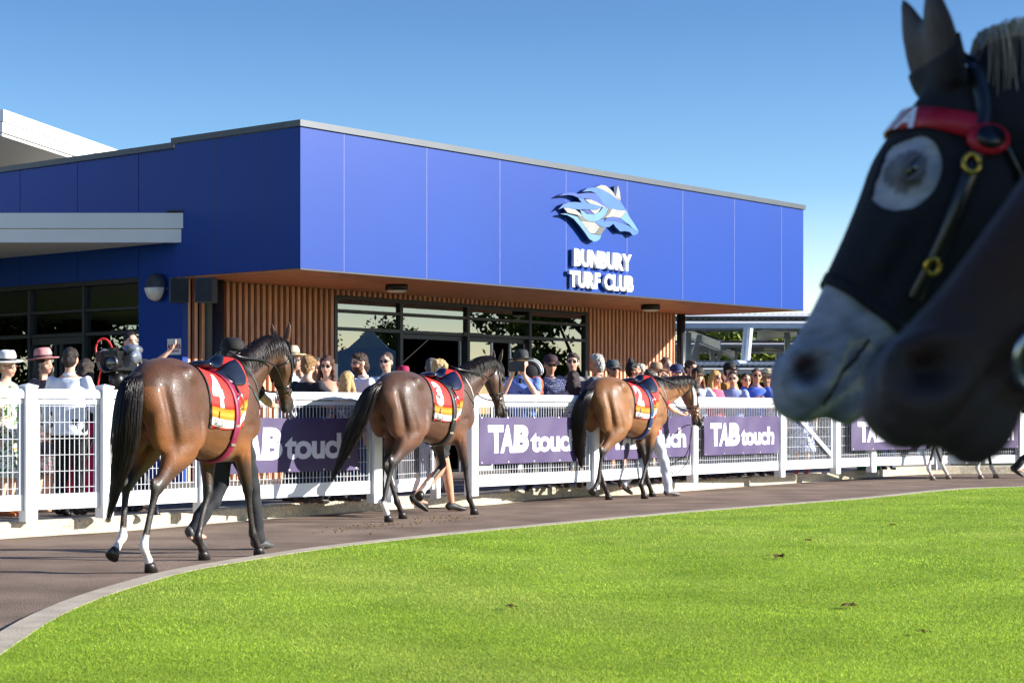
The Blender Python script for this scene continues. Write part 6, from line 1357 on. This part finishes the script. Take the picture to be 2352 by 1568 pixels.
# orange cap and red bag between the photographer and the capped man
q = P(1229, 884, fz(1229) + .7); g = Geo(); g.ell((0, 0, 0), (.11, .1, .13)); g.ell((.02, .0, -.1), (.09, .08, .06))
bagm = blob('backpack', g, .012, 4, mat('orange_fabric', (226, 78, 30), .7, var=.1, bump=.6, bscale=20), None, noise=.006, nsc=30); bagm.location = q; tag(bagm, 'bright orange bag carried between the photographer and the maroon cap', 'bag')
q = P(1216, 852, fz(1216) + .75)
cap_r = thing('pushchair_hood', 'black and white striped round hood behind the photographer', 'hood', q); g = Geo()
for i in range(4): pts = [Vector((.17 * math.cos(R(a)) * (1 - .1 * i), .04 * i, .16 * math.sin(R(a)) - .02 * i)) for a in range(-10, 120, 12)]; g.tube(pts, .012, 8)
obj('hoop', g, mat('hood_white', (206, 208, 212), .4), cap_r, True)
g = Geo(); g.ell((0, .06, -.02), (.155, .1, .15)); obj('fabric', g, mat('hood_black', (26, 26, 30), .8), cap_r, True)
# ---------------------------------------------------------------- far right horse, seen between the muzzles
cg = dict(name='coat_grey_far', base=(150, 148, 146), dark=(44, 42, 44), tan=(150, 148, 146), tanmix=.0, socks={'LH': .13, 'RH': .13, 'LF': .06, 'RF': .10}, gloss=.2, hair=(170, 168, 164), tailw=.8, hoof='hoof_pale')
q = G(2165, 1100)
h1 = HORSE('horse', 'grey horse with white socks walking far off behind the two muzzles', (7.72, 31.2, 0), R(90 - 62), 1.0,
           dict(poll=(1.18, 0, 1.7), head=(.4, 0, -.9), legs=legs(RH=HB, LH=HF, RF=FB, LF=FF), tail=[(-.78, 0, 1.44), (-.90, 0, 1.36), (-.97, 0, 1.15), (-1.0, .0, .98), (-1.03, 0, .86)]), cg, vox=.014, group='racehorses led round the ring', seed=21)
PERSON('handler in black leading the far grey horse', x=2290, yh=850, Z=32.0, face=90, H=1.75, hair='short', top=(28, 28, 32), lc=(24, 24, 28), stride=.26, z0=0., collar=False, XY=(9.0, 31.5))
# ---------------------------------------------------------------- the two horses passing close to the camera, heading left
def grey_extra(co, col, Pp, hd, hs, hn):
    s = (co - Pp) @ hd; x, y, z = co.T; n = .5 + .5 * np.sin(x * 45 + 3 * np.sin(z * 38)) * np.sin(z * 52 + 2 * np.sin(x * 31)); d = np.linalg.norm(co - (Pp + hd * .3), axis=1)
    h = d < .5; k = np.clip((s - .30) / .25, 0, 1)[:, None]; a, b = np.array(lin((168, 172, 180))), np.array(lin((136, 140, 150)))
    c = a * (1 - k) + b * k; n9 = np.sin(x * 130 + 4 * np.sin(z * 90)) * np.sin(z * 120 + y * 60) ; c = c * (.74 + .30 * n + .16 * n9)[:, None]; col[h] = c[h]
    nk_ = (co - Pp) @ nrm(np.array((.56, 0, 1.30)) - Pp); ee = np.sqrt(((s - .192) / .036) ** 2 + (((co - Pp) @ hn - .032) / .028) ** 2); col[h & (ee < 1)] *= .38; ch = h & (s > .46) & ((co - Pp) @ hn < -.03) & (n > .45); col[ch] = np.array(lin((176, 170, 150))); er = (s < .03) & ((co - Pp) @ hn > .05) & (d < .85) & (nk_ < .12); col[er] = np.array(lin((56, 48, 44)))
    return col
cgr = dict(name='coat_grey', base=(150, 150, 152), dark=(60, 60, 64), tan=(150, 150, 152), tanmix=0., gloss=.05, rough=.6, hair=(206, 190, 160), muzzle=(84, 84, 88), nose=(92, 40, 46), lid=(90, 90, 96), eyeh=.017, eyes=(.192, .034), eyew=.027, eyeo=.003, extra=grey_extra, manel=.55, manen=2200, manez=.05, manr=.0016)
GS = 1.02; gp = P(2218, 205, 3.12); gm = P(1835, 935, 3.05)
rzg = R(180 + 4); gloc = Vector((gp.x + 1.20 * GS, 3.02, 0))
lpoll = Vector(((gp.x - gloc.x) * math.cos(-rzg) - (gp.y - gloc.y) * math.sin(-rzg), (gp.x - gloc.x) * math.sin(-rzg) + (gp.y - gloc.y) * math.cos(-rzg), gp.z)) / GS
hg = HORSE('horse', 'grey horse in a black hood passing close at the right', gloc, rzg, GS, dict(poll=tuple(lpoll), head=(.50, .02, -.866), hs=(0, 1, 0), legs=legs(LF=FF, RF=FB, LH=HB, RH=HF), ear=(.0, 1.0), earlen=1.02, earw=1.95, mane_side=-1, mane_max=.90, forelock=False, nostril=1.35), cgr, vox=.0095, seed=31)
def dark_extra(co, col, Pp, hd, hs, hn):
    return col
cdk = dict(name='coat_near_brown', base=(54, 37, 31), dark=(20, 17, 17), tan=(48, 34, 28), tanmix=.3, gloss=.0, rough=.6, spec=.22, muzzle=(50, 43, 43), nose=(44, 18, 20))
DS = .97; dm = P(2112, 838, 1.84); hdv = Vector((-.65, 0, -.76)).normalized(); hnv = Vector((-.76, 0, .65)).normalized(); dp = dm - hdv * .55 * DS - hnv * .014 * DS + Vector((0, .065, 0))
dloc = Vector((dp.x + 1.20 * DS, 1.86, 0)); rzd = R(180 + 3)
def loc_(p, loc, rz, s): c, n = math.cos(-rz), math.sin(-rz); d = p - loc; return tuple(Vector((d.x * c - d.y * n, d.x * n + d.y * c, d.z)) / s)
hk = HORSE('horse', 'dark brown horse nearest the camera, only its muzzle and jaw in view', dloc, rzd, DS, dict(poll=loc_(dp, dloc, rzd, DS), head=(.65, -.0, -.76), hs=(0, 1, 0), legs=legs(RF=FF, LF=FB, RH=HB, LH=HF), mane_side=1, nostril=1.35), cdk, vox=.0095, seed=33)
for hx_ in (hg, hk): hx_['root']['group'] = 'horses passing close to the camera'
# hood on the grey: the head's own surface, lifted off, with an opening at each eye
def hood(I):
    co, fs, nn = I['co'], I['fs'], I['nn']; Pp, hd, hs, hn = I['Pp'], I['hd'], I['hs'], I['hn']; rel = co - Pp; s, y, n = rel @ hd, rel @ hs, rel @ hn
    ey = np.array((.195, 0, -.005)); eyed = np.sqrt(((s - .196) / .064) ** 2 + ((n - .030) / .048) ** 2)
    edge = s - .405 - .16 * (-n)                       # lower hem across the nose, slanting to the jaw
    d2 = np.linalg.norm(rel - hd * .15, axis=1)
    base_pt = np.array((.56, 0, 1.30)); nk = ((co - Pp) @ nrm(base_pt - Pp)); side = np.abs(y) > .03
    head_ = ((s > -.30) & (d2 < .52)) | ((nk > 0) & (nk < .5) & (s < .25) & (d2 < .8))
    inh = head_ & (edge < 0) & ~((eyed < 1) & side); ears = (s < .0) & (n > .078) & (nk < .06)
    nr = normals(co, fs); P2 = co.copy()
    e1 = (eyed < 1) & side & head_; k_ = 1 / np.maximum(eyed, .2); P2[e1] += (((s[e1] - .196) * (k_[e1] - 1))[:, None] * hd + ((n[e1] - .030) * (k_[e1] - 1))[:, None] * hn)
    e2 = (edge >= 0) & (edge < .03); P2[e2] -= edge[e2][:, None] * hd
    keep = [f for f in fs if any(inh[i] for i in f) and all((head_[i] and not ears[i] and edge[i] < .03) for i in f)]; idx = sorted({i for f in keep for i in f}); mp = {i: k for k, i in enumerate(idx)}
    vv = []
    for i in idx:
        if e1[i] or e2[i]: q_, no_, _, _ = I['bvh'].find_nearest(Vector(P2[i])); vv.append(np.array(q_) + np.array(no_) * .005)
        else: vv.append(co[i] + nr[i] * .005)
    o = obj('hood', tomesh('hood', np.array(vv), [tuple(mp[i] for i in f) for f in keep]), mat('hood_cloth', (16, 18, 26), .85, var=.15, scale=30, bump=.3, bscale=120), I['root'])
    md = o.modifiers.new('s', 'SOLIDIFY'); md.thickness = .004; return o
hd_o = hood(hg)
I = hg; Hp, band, strap, hn_, hd__ = I['Hp'], I['band'], I['strap'], I['hn'], I['hd']
M_rb = mat('browband_red', (176, 16, 40), .45, var=.05); ML = mat('black_leather')
br_ = band('browband', Hp(.075, 0, -.03), nrm(hd__ * 1 - hn_ * .30), .042, .006, M_rb, -100, 100, 60, ref=tuple(hn_), lift=.010, far=.3)
def browtext():
    co, fs = text_mesh('RWWA', .055, .0022, 0, sx=.82); co[:, 0] -= co[:, 0].max(); me_ = bpy.data.meshes.new('x'); me_.from_pydata(co.tolist(), [], fs); bm = bmesh.new(); bm.from_mesh(me_); bmesh.ops.remove_doubles(bm, verts=bm.verts, dist=.0003)
    for _ in range(2): bmesh.ops.subdivide_edges(bm, edges=[e for e in bm.edges if e.calc_length() > .008], cuts=1)
    ax = Vector(nrm(hd__ * 1 - hn_ * .30)); u = Vector(hn_) - ax * Vector(hn_).dot(ax); u.normalize(); v = Vector(ax).cross(u); c0 = Vector(Hp(.075, 0, -.03)); s_ = 1 if v.dot(Vector(I['hs'])) > 0 else -1
    for w_ in bm.verts:
        a = s_ * (w_.co.x + .055) / .085; d = u * math.cos(a) + v * math.sin(a); h_ = I['castout'](c0 - ax * (w_.co.y - .020), d, .3); w_.co = (h_ if h_ else c0 + d * .09) + d * .0175
    bm.to_mesh(me_); bm.free(); obj('lettering', me_, mat('letter_white'), br_)
browtext()
for s in (1, -1):
    strap('cheekpiece', [Hp(-.04, s * .03, .035), Hp(.0, s * .06, .0), Hp(.06, s * .092, -.035), Hp(.14, s * .105, -.05), Hp(.24, s * .085, -.068), Hp(.36, s * .06, -.080)], .026, ML, lift=.012)
    for p_, r_ in (((.14, s * .112, -.045), .013), ((.305, s * .078, -.075), .011)):
        c = Vector(Hp(*p_)); near_, no, _, _ = I['bvh'].find_nearest(c); c = near_ + no * .022; rt_ = no.to_track_quat('Z', 'Y').to_matrix(); gg = Geo(); gg.tube([c + rt_ @ Vector((r_ * math.cos(a), r_ * 1.15 * math.sin(a), 0)) for a in np.linspace(0, 6.283, 19)], .0048, 8); obj('ring', gg, mat('brass', (196, 160, 70), .3, metal=.9), I['root'], True)
    c = Vector(Hp(.085, s * .108, -.052)); near_, no, _, _ = I['bvh'].find_nearest(c); rt_ = no.to_track_quat('Z', 'Y').to_matrix(); gg = Geo(); gg.lathe([(.036, 0), (.038, .004), (.036, .010), (.0, .014)], 24, near_ + no * .012, rot=rt_, squash=.72); rs = obj('rosette', gg, M_rb, I['root'], True)
    gg = Geo(); gg.lathe([(.024, .0), (.024, .006), (.0, .007)], 20, near_ + no * .024, rot=rt_, squash=.8); obj('rosette_centre', gg, ML, rs, True)
strap('throatlatch', [Hp(.06, .092, -.06), Hp(.13, .07, -.15), Hp(.14, 0, -.175)], .016, ML, lift=.012); strap('hood_tie', [Hp(-.045, .035, .03), Hp(-.05, .0, .045), Hp(-.045, -.035, .03)], .03, mat('grey_web', (70, 72, 78), .7), lift=.012)
band('noseband', Hp(.405, 0, -.03), nrm(hd__ + hn_ * .1), .020, .004, mat('hood_cloth'), ref=tuple(hn_), far=.25, lift=.004)
# mouth line and bit on both close horses
for I_ in (hg, hk):
    Hq = I_['Hp']
    for s in (1, -1):
        I_['strap']('mouth_line', [Hq(.455, s * .05, -.055), Hq(.50, s * .052, -.050), Hq(.545, s * .05, -.044), Hq(.585, s * .038, -.040)], .006, mat('mouth_dark', (46, 18, 20), .6), lift=.0, thick=.0015)
for s in (1, -1): hk['strap']('cheekpiece', [hk['Hp'](.0, s * .06, .0), hk['Hp'](.16, s * .105, -.06), hk['Hp'](.30, s * .08, -.075), hk['Hp'](.44, s * .058, -.06)], .022, ML, lift=.004)

tree('tree', 'unseen tree added right of the ring to shade the close horses', (12.5, 1.2, 0), 9.4, 3.6, (34, 52, 18), (96, 118, 40), 16000, seed=91, leaf=.2, zb=.40)  # added out of view; its crown keeps the sun off both near heads

Hk = hk['Hp']
for s in (1, -1):
    c = Vector(Hk(.465, s * .07, -.085)); near_, no, _, _ = hk['bvh'].find_nearest(c); c = near_ + no * .012; rt_ = no.to_track_quat('Z', 'Y').to_matrix(); gg = Geo(); gg.tube([c + rt_ @ Vector((.033 * math.cos(a), .033 * math.sin(a), 0)) for a in np.linspace(0, 6.283, 19)], .0045, 8); obj('bit_ring', gg, mat('steel'), hk['root'], True)
